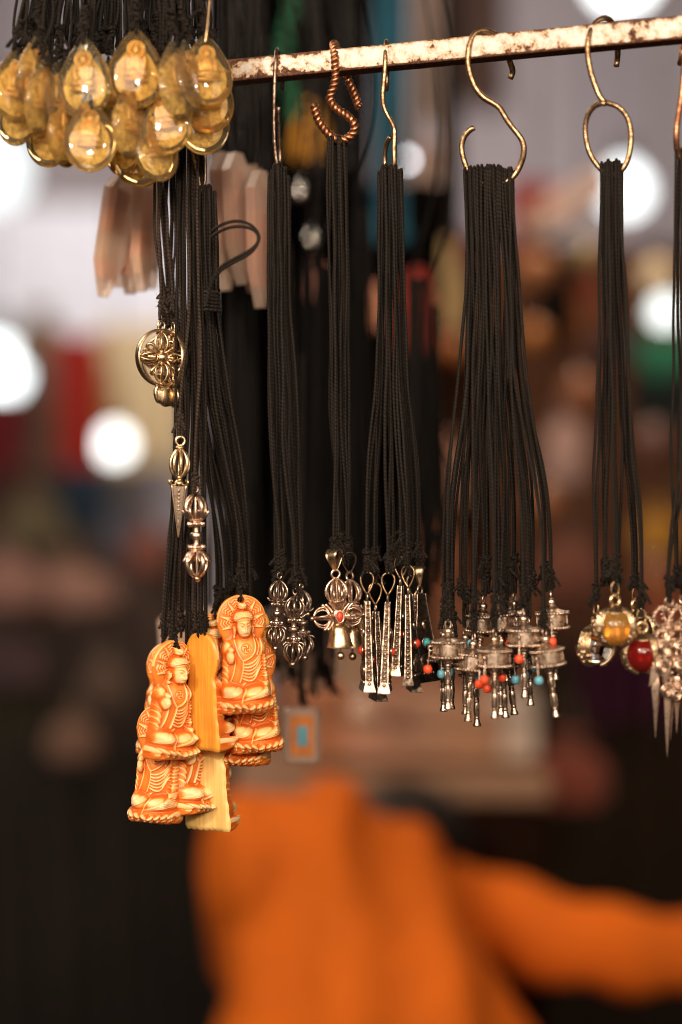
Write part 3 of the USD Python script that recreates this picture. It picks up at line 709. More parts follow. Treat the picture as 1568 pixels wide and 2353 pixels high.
def build_amulet(p):
    part(p, 'shell', scaled(MB().add(drop(14.6, 21.5, 4.7), off=(0, 0, 3.2))), 'clear_resin')
    v, f = drop(10.6, 14.8, 0.9, 40, 56)
    k = meshkit.fbm(v * 0.55 + 9, 3) - 0.5
    v = v + np.stack([0 * k, k * 1.6, 0 * k], 1)
    part(p, 'foil', scaled(MB().add((v, f), off=(0, 2.6, -5.2))), 'gold_leaf')
    g = MB().add(ring(4.3, 0.85, 26, 7, c=(0, -1.4, -9.0))).add(ring(3.0, 0.5, 22, 6, c=(0, -1.6, -9.0)))
    g.add(ball((0, -1.6, -9.4), (2.1, 1.4, 2.6), 2)).add(ball((0, -1.2, -6.8), (1.0, 0.9, 1.0), 1))
    body = MB().add(ball((0, -1.2, -17), (5.0, 1.6, 5.4), 3)).add(ball((0, -1.5, -21.5), (6.6, 2.0, 2.6), 3)).add(ball((-4.4, -1.1, -16.5), (1.6, 1.3, 4.6), 2)).add(ball((4.4, -1.1, -16.5), (1.6, 1.3, 4.6), 2)).add(ball((0, -1.4, -25), (7.0, 1.8, 1.6), 2))
    bv, bf = body.get(); k = meshkit.fbm(bv * 1.1 + 3, 3) - 0.5
    bv = bv + k[:, None] * np.array([0, 1.5, 0.5])
    g.add((bv, bf))
    part(p, 'seated_figure', scaled(g), 'gold_foil')
    part(p, 'cord_loop', scaled(tube(curve([(0, -2.0, 3.2), (0, -2.6, 0.4), (0, 0, -1.0), (0, 2.6, 0.4), (0, 2.0, 3.2), (0, 0, 5.5)], 20), 0.85, 6)), 'black_cord')

BUILD = {
    'figure_amber': ('carved_pendant', lambda p: build_figure(p, 'grained_amber')), 'figure_cream': ('carved_pendant', lambda p: build_figure(p, 'grained_cream')),
    'vajra': ('sceptre_charm', lambda p: build_vajra(p)), 'vajra_dark': ('sceptre_charm', lambda p: build_vajra(p, 'dark_silver', 43, 5.6, 8, 0.72, 0, 8, 1.9, 1.25)),
    'cross_bell': ('bell_charm', build_cross_bell), 'wheel_red': ('prayer_wheel', lambda p: build_wheel(p, 'coral_bead')), 'wheel_blue': ('prayer_wheel', lambda p: build_wheel(p, 'turquoise_bead')),
    'wheel_red_dark': ('prayer_wheel', lambda p: build_wheel(p, 'coral_bead', 'dark_silver')), 'wheel_blue_dark': ('prayer_wheel', lambda p: build_wheel(p, 'turquoise_bead', 'dark_silver')),
    'plaque_red': ('plaque', lambda p: build_plaque(p)), 'plaque_bright': ('plaque', lambda p: build_plaque(p, 'coral_stone', 'aged_silver')), 'plaque_blue': ('plaque', lambda p: build_plaque(p, 'turquoise_stone', 'dark_silver', 'bail')),
    'dagger': ('dagger_charm', build_dagger), 'wheel_charm': ('wheel_charm', build_wheel_charm),
    'ball_amber': ('ball_charm', lambda p: build_ball(p, 'amber_ball')), 'ball_clear': ('ball_charm', lambda p: build_ball(p, 'clear_ball')), 'ball_red': ('ball_charm', lambda p: build_ball(p, 'red_ball')),
    'spiked': ('spiked_charm', build_spiked), 'amulet': ('amulet', build_amulet)}
FIRST = {}
def pendant(parent, kind, yaw=0, roll=0, pitch=0, scale=1.0, off=(0, 0, 0)):
    """yaw turns the face to the right, roll swings the foot to the right, pitch swings the foot away from the lens (degrees)."""
    name, fn = BUILD[kind]
    x = UsdGeom.Xform.Define(stage, number(f'{parent}/{name}'))
    path = str(x.GetPath())
    if kind in FIRST:
        x.GetPrim().GetReferences().AddInternalReference(FIRST[kind]); x.GetPrim().SetInstanceable(True)
    M = trimesh.transformations.translation_matrix(off) @ RY(-roll) @ RX(-pitch) @ RZ(yaw) @ np.diag([scale, scale, scale, 1])
    UsdGeom.Xformable(x).MakeMatrixXform().Set(Gf.Matrix4d(*[float(a) for a in M.T.ravel()]))
    if kind not in FIRST:
        FIRST[kind] = path; fn(path)
    return path

# ================================================================== THE HALL BEHIND
def wallbox(name, c, s, mat): return structure(name, box(c, s), mat)
plain('hall_floor_dark', (0.05, 0.043, 0.04), 0.6, scale=4)
plain('hall_wall_mauve', (0.46, 0.40, 0.40), 0.85, var=0.12, scale=0.9, bump=0.1)
plain('hall_ceiling_grey', (0.42, 0.38, 0.38), 0.9, var=0.1, scale=1)
wallbox('hall_floor', (0, 4.0, -0.05), (14, 11, 0.1), 'hall_floor_dark')
wallbox('hall_wall', (0, 8.6, 2.5), (14, 0.12, 5.0), 'hall_wall_mauve')
wallbox('hall_ceiling', (0, 4.5, 5.06), (14, 9, 0.12), 'hall_ceiling_grey')

def lamp(label, u, v, d, r, strength, color=(1.0, 0.97, 0.93), group='globe lamps in the hall'):
    nm = 'bulb_glow_%d_%d' % (int(strength * 10), int(color[2] * 100))
    if nm not in LOOKS: add_mat(nm, {'e': ('emission', {'color': color, 'strength': strength})}, [], 'e.emission')
    plain('lamp_socket_grey', (0.10, 0.10, 0.10), 0.4)
    p0 = P(u, v, d)
    t = thing('globe_lamp', label, 'lamp', p0)
    part(t, 'bulb', lathe(soft(np.array([(0.02, -1.0), (0.6, -0.82), (0.98, -0.2), (0.92, 0.35), (0.55, 0.8), (0.34, 1.1), (0.02, 1.15)]) * r, 4), 28), nm)
    part(t, 'socket', lathe(np.array([(0.02, 1.05), (0.38, 1.05), (0.42, 1.3), (0.38, 1.9), (0.2, 2.1), (0.02, 2.12)]) * r, 18), 'lamp_socket_grey', 30)
    part(t, 'flex', tube([(0, 0, 2.05 * r), (0, 0, 2.6 * r), (0, 0, 5.0 - p0[2])], 0.004, 6), 'lamp_socket_grey')

lamp('bright white globe lamp cut by the left edge, beside the red and maroon cloths', -8, 852, 5.0, 0.086, 3.2, (0.93, 1.0, 1.0))
lamp('bright white globe lamp in front of the cream panel, left of the black cords', 264, 1020, 5.2, 0.046, 3.4, (0.97, 1.0, 0.97))
lamp('bright white globe lamp behind the ring hook and its black cords', 1436, 436, 4.6, 0.066, 2.4, (0.94, 1.0, 1.0))
lamp('blurred white lamp high behind the rusty bar, above the ring hook', 1430, -60, 4.2, 0.085, 3.0, (0.95, 1.0, 1.0))
lamp('big white lamp below the golden amulets at the left edge', -30, 380, 4.4, 0.12, 1.1, (0.94, 1.0, 1.0))
lamp('soft pale lamp above the green cloth near the right edge', 1528, 715, 3.4, 0.030, 2.2, (0.95, 1.0, 0.95))
lamp('small dim lamp between the slender brass hook and the open copper hook', 934, 367, 2.6, 0.006, 9, (0.9, 0.93, 1.0))

CLOTH = {}
def cloth_mat(c):
    nm = 'cloth_%02d_%02d_%02d' % tuple(int(min(0.99, x) * 100) for x in c)
    while nm in LOOKS and CLOTH[nm] != tuple(c): nm += 'b'
    CLOTH[nm] = tuple(c)
    if nm not in LOOKS: plain(nm, c, 0.9, var=0.22, scale=18, bump=0.25, bscale=900, bdist=0.001, sheen_weight=0.0 if max(c) < 0.06 else 0.1, specular_ior_level=0.0 if max(c) < 0.06 else 0.2)
    return nm
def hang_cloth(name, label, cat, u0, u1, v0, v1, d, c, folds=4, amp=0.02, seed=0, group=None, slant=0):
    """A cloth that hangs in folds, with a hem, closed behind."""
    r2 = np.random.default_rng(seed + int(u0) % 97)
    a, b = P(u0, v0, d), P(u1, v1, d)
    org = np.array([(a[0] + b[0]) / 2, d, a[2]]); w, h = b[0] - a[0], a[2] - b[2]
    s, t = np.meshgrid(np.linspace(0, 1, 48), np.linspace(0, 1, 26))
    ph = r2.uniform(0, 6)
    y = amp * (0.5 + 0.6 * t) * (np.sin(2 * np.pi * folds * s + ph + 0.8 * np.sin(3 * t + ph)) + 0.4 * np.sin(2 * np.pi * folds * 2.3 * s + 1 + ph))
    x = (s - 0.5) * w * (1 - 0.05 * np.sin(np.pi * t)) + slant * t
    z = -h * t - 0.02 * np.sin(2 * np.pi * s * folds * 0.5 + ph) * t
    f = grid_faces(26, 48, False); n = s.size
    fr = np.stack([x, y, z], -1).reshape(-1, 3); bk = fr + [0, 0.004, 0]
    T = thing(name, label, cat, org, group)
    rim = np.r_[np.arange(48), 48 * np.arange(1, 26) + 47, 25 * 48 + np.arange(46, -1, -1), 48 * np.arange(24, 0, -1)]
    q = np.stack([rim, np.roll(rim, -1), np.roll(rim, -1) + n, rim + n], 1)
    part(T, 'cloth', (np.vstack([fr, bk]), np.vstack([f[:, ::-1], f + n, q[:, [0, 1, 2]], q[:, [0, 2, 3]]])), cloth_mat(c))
    part(T, 'hem', tube(np.stack([x[-1], y[-1] + 0.002, z[-1]], 1), 0.004, 6), cloth_mat(c))
    return T

def package(name, label, cat, u, v, d, w, h, dep, c, c2, yaw=0, roll=0):
    T = thing(name, label, cat, P(u, v, d))
    M = RZ(yaw) @ RY(-roll)
    part(T, 'body', MB().add(box((0, 0, 0), (w, dep, h), 0.004), M), cloth_mat(c), 30)
    part(T, 'band', MB().add(box((0, -0.001, h * 0.12), (w * 1.01, dep * 1.01, h * 0.28), 0.003), M), cloth_mat(c2), 30)
    return T

def pouch(name, label, cat, u, v, d, w, h, c, seed=0):
    """A drawstring pouch: a creased bag, its neck and its cord."""
    T = thing(name, label, cat, P(u, v, d))
    pr = soft(np.array([(0.02, -0.5), (0.34, -0.48), (0.5, -0.3), (0.47, -0.02), (0.33, 0.2), (0.14, 0.32), (0.2, 0.42), (0.27, 0.5)]), 4)
    vv, f = lathe(pr, 40)
    ang = np.arctan2(vv[:, 1], vv[:, 0])
    vv[:, :2] *= (1 + 0.07 * np.sin(9 * ang + seed) * np.clip(vv[:, 2] + 0.5, 0, 1) + 0.05 * np.sin(4 * ang + 2 * seed))[:, None]
    part(T, 'bag', (vv * [w, w * 0.5, h], f), cloth_mat(c))
    part(T, 'drawstring', MB().add(tube(np.stack([w * 0.16 * np.cos(np.linspace(0, 6.28, 20)[:-1]), w * 0.09 * np.sin(np.linspace(0, 6.28, 20)[:-1]), np.full(19, 0.32 * h)], 1), w * 0.02, 6, closed=True)).add(tube(curve([(0, -w * 0.08, 0.32 * h), (w * 0.06, -w * 0.1, 0.45 * h), (0, -w * 0.02, 0.95 * h)], 10), w * 0.014, 6)), cloth_mat((0.25, 0.2, 0.15)))
    return T

# far left: stalls with clothes
hang_cloth('hanging_cloth', 'red cloth hanging between the maroon cloth and the cream panel', 'cloth', 128, 236, 770, 1085, 4.6, (0.58, 0.045, 0.035), 3)
hang_cloth('hanging_cloth', 'maroon cloth hanging at the left edge below the globe lamp', 'cloth', -60, 66, 905, 1130, 4.7, (0.22, 0.02, 0.03), 3)
hang_cloth('hanging_cloth', 'olive beige cloth hanging beside the maroon cloth', 'cloth', 62, 140, 880, 1150, 4.8, (0.27, 0.22, 0.16), 3)
hang_cloth('hanging_cloth', 'cream yellow panel of cloth behind the wheel charms', 'cloth', 222, 430, 745, 1070, 5.6, (0.86, 0.66, 0.38), 3, 0.01)
hang_cloth('hanging_cloth', 'dark blue cloth hanging below the red cloth', 'cloth', 128, 250, 1075, 1270, 4.4, (0.035, 0.07, 0.12), 4)
hang_cloth('hanging_cloth', 'grey cloth hanging between the dark blue cloth and the black cords', 'cloth', 246, 350, 1075, 1240, 4.5, (0.20, 0.18, 0.20), 3)
hang_cloth('hanging_cloth', 'dark brown cloth under the maroon cloth at the left edge', 'cloth', -80, 132, 1080, 1260, 4.3, (0.075, 0.032, 0.028), 4)
hang_cloth('hanging_cloth', 'pale grey sheet hanging behind the pink amulet cases', 'cloth', -120, 470, 470, 790, 7.4, (0.80, 0.79, 0.82), 5, 0.02)
pouch('drawstring_pouch', 'dusty pink pouch on the far stall, low at the left below the blue cloth', 'pouch', 150, 1345, 3.6, 0.22, 0.13, (0.30, 0.17, 0.14))
pouch('drawstring_pouch', 'grey brown pouch at the left edge beside the dusty pink pouch', 'pouch', 20, 1330, 3.5, 0.16, 0.14, (0.26, 0.14, 0.12), 2)
pouch('drawstring_pouch', 'dim brown pouch in the dark, left of the hanging carved figures', 'pouch', 168, 1690, 3.0, 0.10, 0.10, (0.15, 0.085, 0.06), 3)
hang_cloth('hanging_cloth', 'taupe drape behind the stall at the left, below the blue cloth', 'drape', -150, 500, 1225, 1520, 4.2, (0.115, 0.080, 0.070), 5, 0.03)
hang_cloth('hanging_cloth', 'charcoal brown drape left of the carved figures', 'drape', 60, 430, 1460, 1790, 4.05, (0.070, 0.052, 0.045), 4, 0.03)
hang_cloth('hanging_cloth', 'dark olive drape at the left edge, below the grey brown pouch', 'drape', -160, 120, 1440, 1900, 3.95, (0.050, 0.045, 0.032), 3, 0.03)
hang_cloth('hanging_cloth', 'black drape falling to the floor at the lower left', 'drape', -220, 720, 1700, 2700, 3.9, (0.034, 0.029, 0.026), 7, 0.04)
for a_ in [('olive pouch far left under the maroon cloth', 75, 1190, 4.0, 0.16, 0.16, (0.12, 0.10, 0.06), 8), ('slate blue pouch below the small globe lamp', 292, 1215, 4.0, 0.12, 0.14, (0.10, 0.11, 0.15), 9), ('brick pouch left of the dagger charm', 340, 1255, 3.8, 0.10, 0.12, (0.24, 0.09, 0.07), 10),
           ('tan pouch under the big lamp at the left edge', 95, 775, 4.9, 0.16, 0.18, (0.36, 0.27, 0.20), 11), ('mustard pouch between the red cloth and the cream panel', 236, 905, 5.0, 0.08, 0.20, (0.55, 0.30, 0.08), 12), ('plum pouch low at the left edge', 30, 1500, 3.6, 0.16, 0.16, (0.075, 0.045, 0.05), 13), ('umber pouch left of the lowest carved figure', 240, 1560, 3.4, 0.10, 0.12, (0.10, 0.065, 0.05), 14)]:
    pouch('drawstring_pouch', a_[0], 'pouch', *a_[1:])
# middle: the dark stall
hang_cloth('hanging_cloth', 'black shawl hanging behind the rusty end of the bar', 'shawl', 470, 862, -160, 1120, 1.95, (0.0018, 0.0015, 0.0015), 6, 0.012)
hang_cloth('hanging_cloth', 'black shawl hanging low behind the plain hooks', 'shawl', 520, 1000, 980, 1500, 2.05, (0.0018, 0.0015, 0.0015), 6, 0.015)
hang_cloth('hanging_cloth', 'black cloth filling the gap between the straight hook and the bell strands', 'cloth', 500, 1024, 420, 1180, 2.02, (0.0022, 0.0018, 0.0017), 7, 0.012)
hang_cloth('hanging_cloth', 'mauve brown cloth hanging above the rail, left of the open copper hook', 'cloth', 1040, 1170, -160, 250, 4.6, (0.16, 0.10, 0.09), 3, 0.02)
hang_cloth('hanging_cloth', 'teal scarf hanging behind the slender brass hook', 'scarf', 858, 934, -160, 515, 1.9, (0.012, 0.12, 0.19), 3, 0.008)
hang_cloth('hanging_cloth', 'beige scarf hanging just right of the teal scarf', 'scarf', 948, 1016, -160, 285, 2.0, (0.42, 0.32, 0.28), 2, 0.008)
hang_cloth('hanging_cloth', 'dark strip of cloth between the beige scarf and the open copper hook', 'scarf', 1012, 1062, -160, 560, 2.3, (0.035, 0.026, 0.024), 2, 0.006)
hang_cloth('hanging_cloth', 'pale tan cloth behind the lower half of the slender brass hook', 'cloth', 926, 1062, 330, 640, 2.9, (0.50, 0.36, 0.30), 3, 0.02)
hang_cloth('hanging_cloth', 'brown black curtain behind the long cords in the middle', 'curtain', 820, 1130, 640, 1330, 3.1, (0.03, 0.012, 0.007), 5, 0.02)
for k, (u, v, r_, c, l) in enumerate([(715, 300, 0.016, (0.85, 0.42, 0.05), 'yellow orange tassel hanging below the twisted copper hook'), (1018, 655, 0.030, (0.60, 0.42, 0.20), 'golden tassel behind the middle bundle, right of the slender hook bundle'),
                                     (960, 715, 0.022, (0.30, 0.03, 0.02), 'dark red tassel beside the golden tassel'), (727, 645, 0.009, (0.55, 0.26, 0.20), 'pink tassel between the first two hanging bundles'),
                                     (862, 705, 0.012, (0.50, 0.22, 0.13), 'salmon tassel behind the bundle on the slender brass hook')]):
    T = thing('tassel', l, 'tassel', P(u, v, 1.75 if k != 1 else 2.2))
    m = MB()
    for j in range(26):
        a = 2.4 * j; q = r_ * math.sqrt(j / 26)
        m.add(tube(curve([(q * 0.3 * math.cos(a), q * 0.3 * math.sin(a), r_ * 1.2), (q * math.cos(a), q * math.sin(a), 0.2 * r_), (q * 1.1 * math.cos(a), q * 1.1 * math.sin(a), -1.9 * r_)], 8), r_ * 0.13, 5))
    part(T, 'skirt', m, cloth_mat(c)); part(T, 'head', ball((0, 0, 1.3 * r_), (r_ * 0.6, r_ * 0.6, r_ * 0.7), 2), cloth_mat(c))
    part(T, 'cord', tube([(0, 0, 1.8 * r_), (0, 0.004, 0.2), (0, 0.01, 0.45)], 0.0012, 6), 'black_cord')
plain('green_glass', (0.012, 0.16, 0.07), 0.08, var=0.4, scale=200)
plain('black_glass', (0.012, 0.010, 0.010), 0.10, var=0.4, scale=200)
for k, u in enumerate((655, 540, 590, 715, 780)):
    T = thing('bead_strand', ['strand of shiny green beads hanging above the bar', 'strand of black beads just right of the golden amulets', 'strand of black beads left of the green strand', 'strand of black beads right of the green strand', 'strand of black beads above the twisted copper hook'][k], 'bead strand', P(u, -80, 1.6))
    b = MB()
    L = 0.20 if k else 0.155
    for j in range(int(L / 0.006)):
        b.add(ball((0.006 * (j % 2) + 0.004 * math.sin(j * 0.35 + k), 0.004 * math.cos(j * 1.7), -0.006 * j), 0.0042, 2))
    part(T, 'beads', b, 'green_glass' if k == 0 else 'black_glass', kind='stuff')
    part(T, 'string', tube(curve([(0.004 * math.sin(k) + 0.003, 0, 0.08), (0.003, 0, -L / 2), (0.003, 0, -L)], 12), 0.0008, 5), 'black_cord')
plain('steel_bright', (0.75, 0.72, 0.68), 0.12, metallic=1.0, var=0.2, scale=200)
for u, v, l in ((690, 437, 'small shiny metal charm glinting behind the first two bundles'), (716, 548, 'long shiny metal charm glinting below the smaller one')):
    T = thing('metal_charm', l, 'charm', P(u, v, 1.5))
    part(T, 'charm', lathe(soft(np.array([(0.05, -1), (0.5, -0.7), (0.6, 0), (0.4, 0.6), (0.1, 1)]) * 0.008, 4), 16), 'steel_bright')
    part(T, 'ring', ring(0.002, 0.0005, 14, 5, c=(0, 0, 0.009)), 'steel_bright'); part(T, 'cord', tube([(0, 0, 0.010), (0, 0.004, 0.1), (0, 0.006, 0.25)], 0.0011, 6), 'black_cord')
# right: shelves of bags and cloths
hang_cloth('hanging_cloth', 'brown curtain behind the goods on the right', 'curtain', 1020, 1720, 560, 1560, 4.2, (0.11, 0.044, 0.022), 8, 0.03)
hang_cloth('hanging_cloth', 'dark curtain low on the right behind the outstretched arm', 'curtain', 960, 1800, 1480, 2700, 3.9, (0.044, 0.030, 0.021), 8, 0.04)
hang_cloth('hanging_cloth', 'red cloth behind the top of the widest cord bundle', 'cloth', 1165, 1275, 415, 600, 3.3, (0.30, 0.035, 0.025), 3)
hang_cloth('hanging_cloth', 'dark red cloth left of the widest cord bundle', 'cloth', 1030, 1110, 540, 720, 3.0, (0.16, 0.03, 0.02), 3)
hang_cloth('hanging_cloth', 'green cloth below the soft pale lamp at the right', 'cloth', 1455, 1600, 775, 850, 3.3, (0.03, 0.26, 0.16), 3)
hang_cloth('hanging_cloth', 'black cloth between the two right hand bundles', 'cloth', 1225, 1330, 560, 790, 3.2, (0.02, 0.016, 0.015), 3)
hang_cloth('hanging_cloth', 'dark violet cloth under the three ball charms', 'cloth', 1330, 1560, 1480, 1650, 3.2, (0.055, 0.016, 0.035), 4)
hang_cloth('hanging_cloth', 'dark teal grey cloth below the green cloth', 'cloth', 1445, 1620, 850, 985, 3.5, (0.035, 0.045, 0.045), 3)
package('goods_box', 'pale slanted box between the red cloth and the globe lamp', 'box', 1300, 478, 3.3, 0.19, 0.05, 0.1, (0.62, 0.46, 0.40), (0.5, 0.34, 0.28), 0, 32)
package('goods_box', 'orange brown box behind the widest bundle', 'box', 1290, 735, 3.3, 0.09, 0.10, 0.08, (0.36, 0.13, 0.04), (0.24, 0.07, 0.03), 15)
package('goods_box', 'dull red box left of the cords behind the ball charms', 'box', 1335, 660, 3.4, 0.08, 0.07, 0.08, (0.35, 0.06, 0.045), (0.25, 0.04, 0.03), -10)
package('goods_box', 'navy box low beside the widest bundle', 'box', 1400, 790, 3.5, 0.08, 0.05, 0.08, (0.05, 0.035, 0.07), (0.03, 0.03, 0.05), 5)
pouch('drawstring_pouch', 'pale pink pouch right of the widest cord bundle', 'pouch', 1302, 1020, 3.0, 0.075, 0.15, (0.50, 0.32, 0.28), 1)
pouch('drawstring_pouch', 'peach pouch left of the widest cord bundle', 'pouch', 1042, 1080, 2.7, 0.050, 0.11, (0.60, 0.30, 0.20), 2)
pouch('drawstring_pouch', 'terracotta pouch between the plaques and the widest bundle', 'pouch', 1000, 1265, 2.6, 0.085, 0.12, (0.48, 0.17, 0.08), 3)
pouch('drawstring_pouch', 'ochre pouch between the ball charm cords and the right edge', 'pouch', 1515, 1215, 3.0, 0.085, 0.10, (0.42, 0.20, 0.03), 4)
pouch('drawstring_pouch', 'reddish brown pouch above the ball charms', 'pouch', 1310, 1290, 3.1, 0.12, 0.14, (0.20, 0.075, 0.05), 5)
pouch('drawstring_pouch', 'rust coloured pouch below the prayer wheels at the right', 'pouch', 1310, 1770, 2.9, 0.14, 0.13, (0.26, 0.07, 0.045), 6)
pouch('drawstring_pouch', 'maroon pouch beside the ball charms at the right edge', 'pouch', 1530, 1410, 3.1, 0.085, 0.13, (0.27, 0.07, 0.035), 7)
def ornament(label, u, v, d, r, c, gloss=0.25):
    nm = 'ornament_%d_%d_%d' % tuple(int(x * 99) for x in c)
    if nm not in LOOKS: plain(nm, c, gloss, var=0.3, scale=60)
    T = thing('hanging_ornament', label, 'ornament', P(u, v, d))
    part(T, 'ball', ball((0, 0, 0), r, 3), nm)
    part(T, 'cap', lathe([(0.02 * r, 1.2 * r), (0.28 * r, 1.18 * r), (0.34 * r, 0.9 * r)], 14), 'steel_bright', 30)
    part(T, 'cord', tube([(0, 0, 1.2 * r), (0, 0.004, 2 * r + .02), (0, 0.01, 0.4)], 0.0016, 5), 'black_cord')
for a_ in [('peach round ornament between the middle bundles, above the salmon tassel', 905, 600, 2.6, 0.016, (0.62, 0.34, 0.22)), ('pale round ornament right of the slender brass hook', 1030, 415, 2.6, 0.020, (0.72, 0.58, 0.50)),
           ('orange brown round ornament right of the widest bundle', 1236, 620, 2.9, 0.032, (0.52, 0.20, 0.07)), ('orange round ornament right of the widest bundle, lower', 1232, 770, 2.8, 0.022, (0.60, 0.22, 0.04)),
           ('olive yellow round ornament left of the ring hook cords', 1350, 585, 3.0, 0.030, (0.38, 0.27, 0.12)), ('cream round ornament at the right edge above the green cloth', 1512, 640, 3.0, 0.034, (0.80, 0.66, 0.46)),
           ('rust round ornament left of the ball charm cords', 1338, 905, 2.9, 0.034, (0.34, 0.12, 0.05)), ('brown orange round ornament between the two right bundles', 1250, 1160, 2.8, 0.030, (0.40, 0.15, 0.06)),
           ('orange round ornament left of the widest bundle', 1048, 800, 2.7, 0.020, (0.60, 0.20, 0.04)), ('red round ornament left of the widest bundle', 1045, 560, 2.6, 0.024, (0.42, 0.04, 0.03)),
           ('dusty rose round ornament right of the ball charm cords', 1500, 1010, 3.0, 0.030, (0.24, 0.12, 0.10)), ('reddish round ornament under the green cloth', 1505, 1330, 3.0, 0.030, (0.40, 0.14, 0.05)),
           ('orange round ornament behind the bell charm', 742, 1510, 1.75, 0.012, (0.75, 0.22, 0.04)), ('tan round ornament behind the plaques', 838, 1640, 1.9, 0.018, (0.62, 0.38, 0.26))]:
    ornament(*a_)
# a counter with wrapped goods behind the charms
plain('counter_top_wood', (0.34, 0.19, 0.11), 0.5, scale=20)
T = thing('sales_counter', 'wooden counter with wrapped goods on it behind the plaques and prayer wheels', 'counter', (P(930, 1700, 2.9)[0], 2.9, 0))
zc = P(0, 1735, 2.9)[2]
part(T, 'counter_top', box((-0.03, 0, zc - 0.02), (0.50, 0.5, 0.04), 0.006), 'counter_top_wood', 30)
for sx in (-1, 1):
    for sy in (-1, 1): part(T, 'leg', box((sx * 0.22 - 0.03, sy * 0.2, (zc - 0.04) / 2), (0.04, 0.04, zc - 0.04)), 'counter_top_wood')
part(T, 'front_drape', box((-0.03, -0.235, (zc - 0.05) / 2 + 0.01), (0.49, 0.012, zc - 0.06), 0.004), cloth_mat((0.02, 0.009, 0.006)), 30)
hang_cloth('hanging_cloth', 'terracotta cloth hanging behind the counter and the metal charms', 'cloth', 600, 1240, 1330, 1745, 3.35, (0.36, 0.155, 0.085), 6, 0.02)
for k, (u, v, w, h, c, l) in enumerate([(1170, 1672, 0.075, 0.10, (0.85, 0.70, 0.58), 'white wrapped packet at the right end of the counter'), (1075, 1660, 0.11, 0.085, (0.60, 0.33, 0.20), 'tan wrapped packet beside the white packet'),
                                        (960, 1650, 0.12, 0.10, (0.66, 0.38, 0.25), 'light brown packet in the middle of the counter'), (850, 1640, 0.12, 0.11, (0.66, 0.35, 0.24), 'pinkish brown packet on the counter behind the plaques'), (752, 1630, 0.10, 0.12, (0.58, 0.25, 0.13), 'orange brown packet at the left end of the counter')]):
    package('wrapped_packet', l, 'packet', u, 1735 - h / (2 * K * 2.78), 2.78, w, h, 0.08, c, tuple(np.array(c) * 0.8), 8 * (-1) ** k)

# ------------------------------------------------------------------ the person in orange, seen from behind
plain('skin_tone', (0.42, 0.22, 0.14), 0.5, scale=30)
plain('dark_hair', (0.012, 0.009, 0.008), 0.45, scale=200)
plain('orange_shirt', (0.72, 0.150, 0.013), 0.9, var=0.14, scale=9, bump=0.3, bscale=700, specular_ior_level=0.1)
plain('dark_trousers', (0.02, 0.02, 0.024), 0.8)
def body(bones, cell=0.018, it=12):
    parts = []
    for (a, ra), (b, rb) in bones:
        s1 = m3.Manifold.sphere(ra, 24).translate(tuple(map(float, a))); s2 = m3.Manifold.sphere(rb, 24).translate(tuple(map(float, b)))
        parts.append(m3.Manifold.batch_hull([s1, s2]))
    m = m3.Manifold.batch_boolean(parts, m3.OpType.Add).refine_to_length(cell)
    me = m.to_mesh(); t = trimesh.Trimesh(np.array(me.vert_properties)[:, :3], np.array(me.tri_verts))
    trimesh.smoothing.filter_taubin(t, iterations=it)
    return t
D = 2.2
foot = P(800, 1176, D); foot[2] = 0
person = thing('person', 'person in an orange shirt bending away, one arm reaching to the right', 'person', foot)
J = lambda u, v, dd=0.0: P(u, v, D + dd) - foot
ls, rs = (J(640, 2000), 0.080), (J(838, 2035, 0.05), 0.074)
chest, waist = (J(748, 2070, 0.02), 0.116), (J(850, 2350, -0.02), 0.146)
lh, rh = (np.array([-0.07, -0.02, 0.70]), 0.12), (np.array([0.13, -0.02, 0.70]), 0.12)
sh2 = (J(830, 2070, 0.22), 0.070)
el, wr, ha = (J(1140, 2110, 0.24), 0.052), (J(1520, 2190, 0.10), 0.040), (J(1640, 2180, 0.08), 0.034)
lel, lwr = (J(620, 2200, 0.14), 0.050), (J(760, 2280, 0.36), 0.038)
neck, head = (J(850, 1960, 0.14), 0.055), (J(930, 1960, 0.30), 0.095)
skin = [(ls, rs), (chest, (J(760, 2040, .04), .07)), (chest, waist), (waist, lh), (waist, rh), (lh, rh), (rs, sh2), (sh2, el), (el, wr), (wr, ha), (ls, lel), (lel, lwr), ((J(770, 2050, .07), .055), neck), (neck, head), (ls, chest), (rs, chest)]
for sx, hp in ((-1, lh), (1, rh)):
    kn, an = (np.array([sx * 0.12, 0.0, 0.40]), 0.062), (np.array([sx * 0.12, 0.03, 0.09]), 0.045)
    skin += [(hp, kn), (kn, an), (an, (np.array([sx * 0.13, 0.14, 0.035]), 0.035))]
hd = ha[0] / 1.0; ax = (ha[0] - wr[0]) / np.linalg.norm(ha[0] - wr[0])
for k, (off, L) in enumerate([(0.03, 0.075), (0.010, 0.085), (-0.010, 0.08), (-0.028, 0.065)]):
    b0 = ha[0] + np.array([0, off, 0]); b1 = b0 + ax * L * 0.55 + [0, 0, -0.006]; b2 = b0 + ax * L + [0, 0, -0.024]
    skin += [((b0, 0.0105), (b1, 0.0095)), ((b1, 0.0095), (b2, 0.008))]
t0 = ha[0] + [0, 0.04, 0.01]; skin += [((ha[0] - ax * 0.02, 0.016), (t0, 0.0115)), ((t0, 0.0115), (t0 + ax * 0.04, 0.009))]
thin = lambda j: (j[0], j[1] * 0.78)
slim = {id(j[0]) for j in (ls, rs, chest, waist, sh2, el, lel)}
skin = [tuple(thin(j) if id(j[0]) in slim else j for j in b_) for b_ in skin]
part(person, 'body', (lambda t: (np.array(t.vertices), np.array(t.faces)))(body(skin, 0.016)), 'skin_tone')
up = lambda j, k: (j[0], j[1] + k + 0.006)
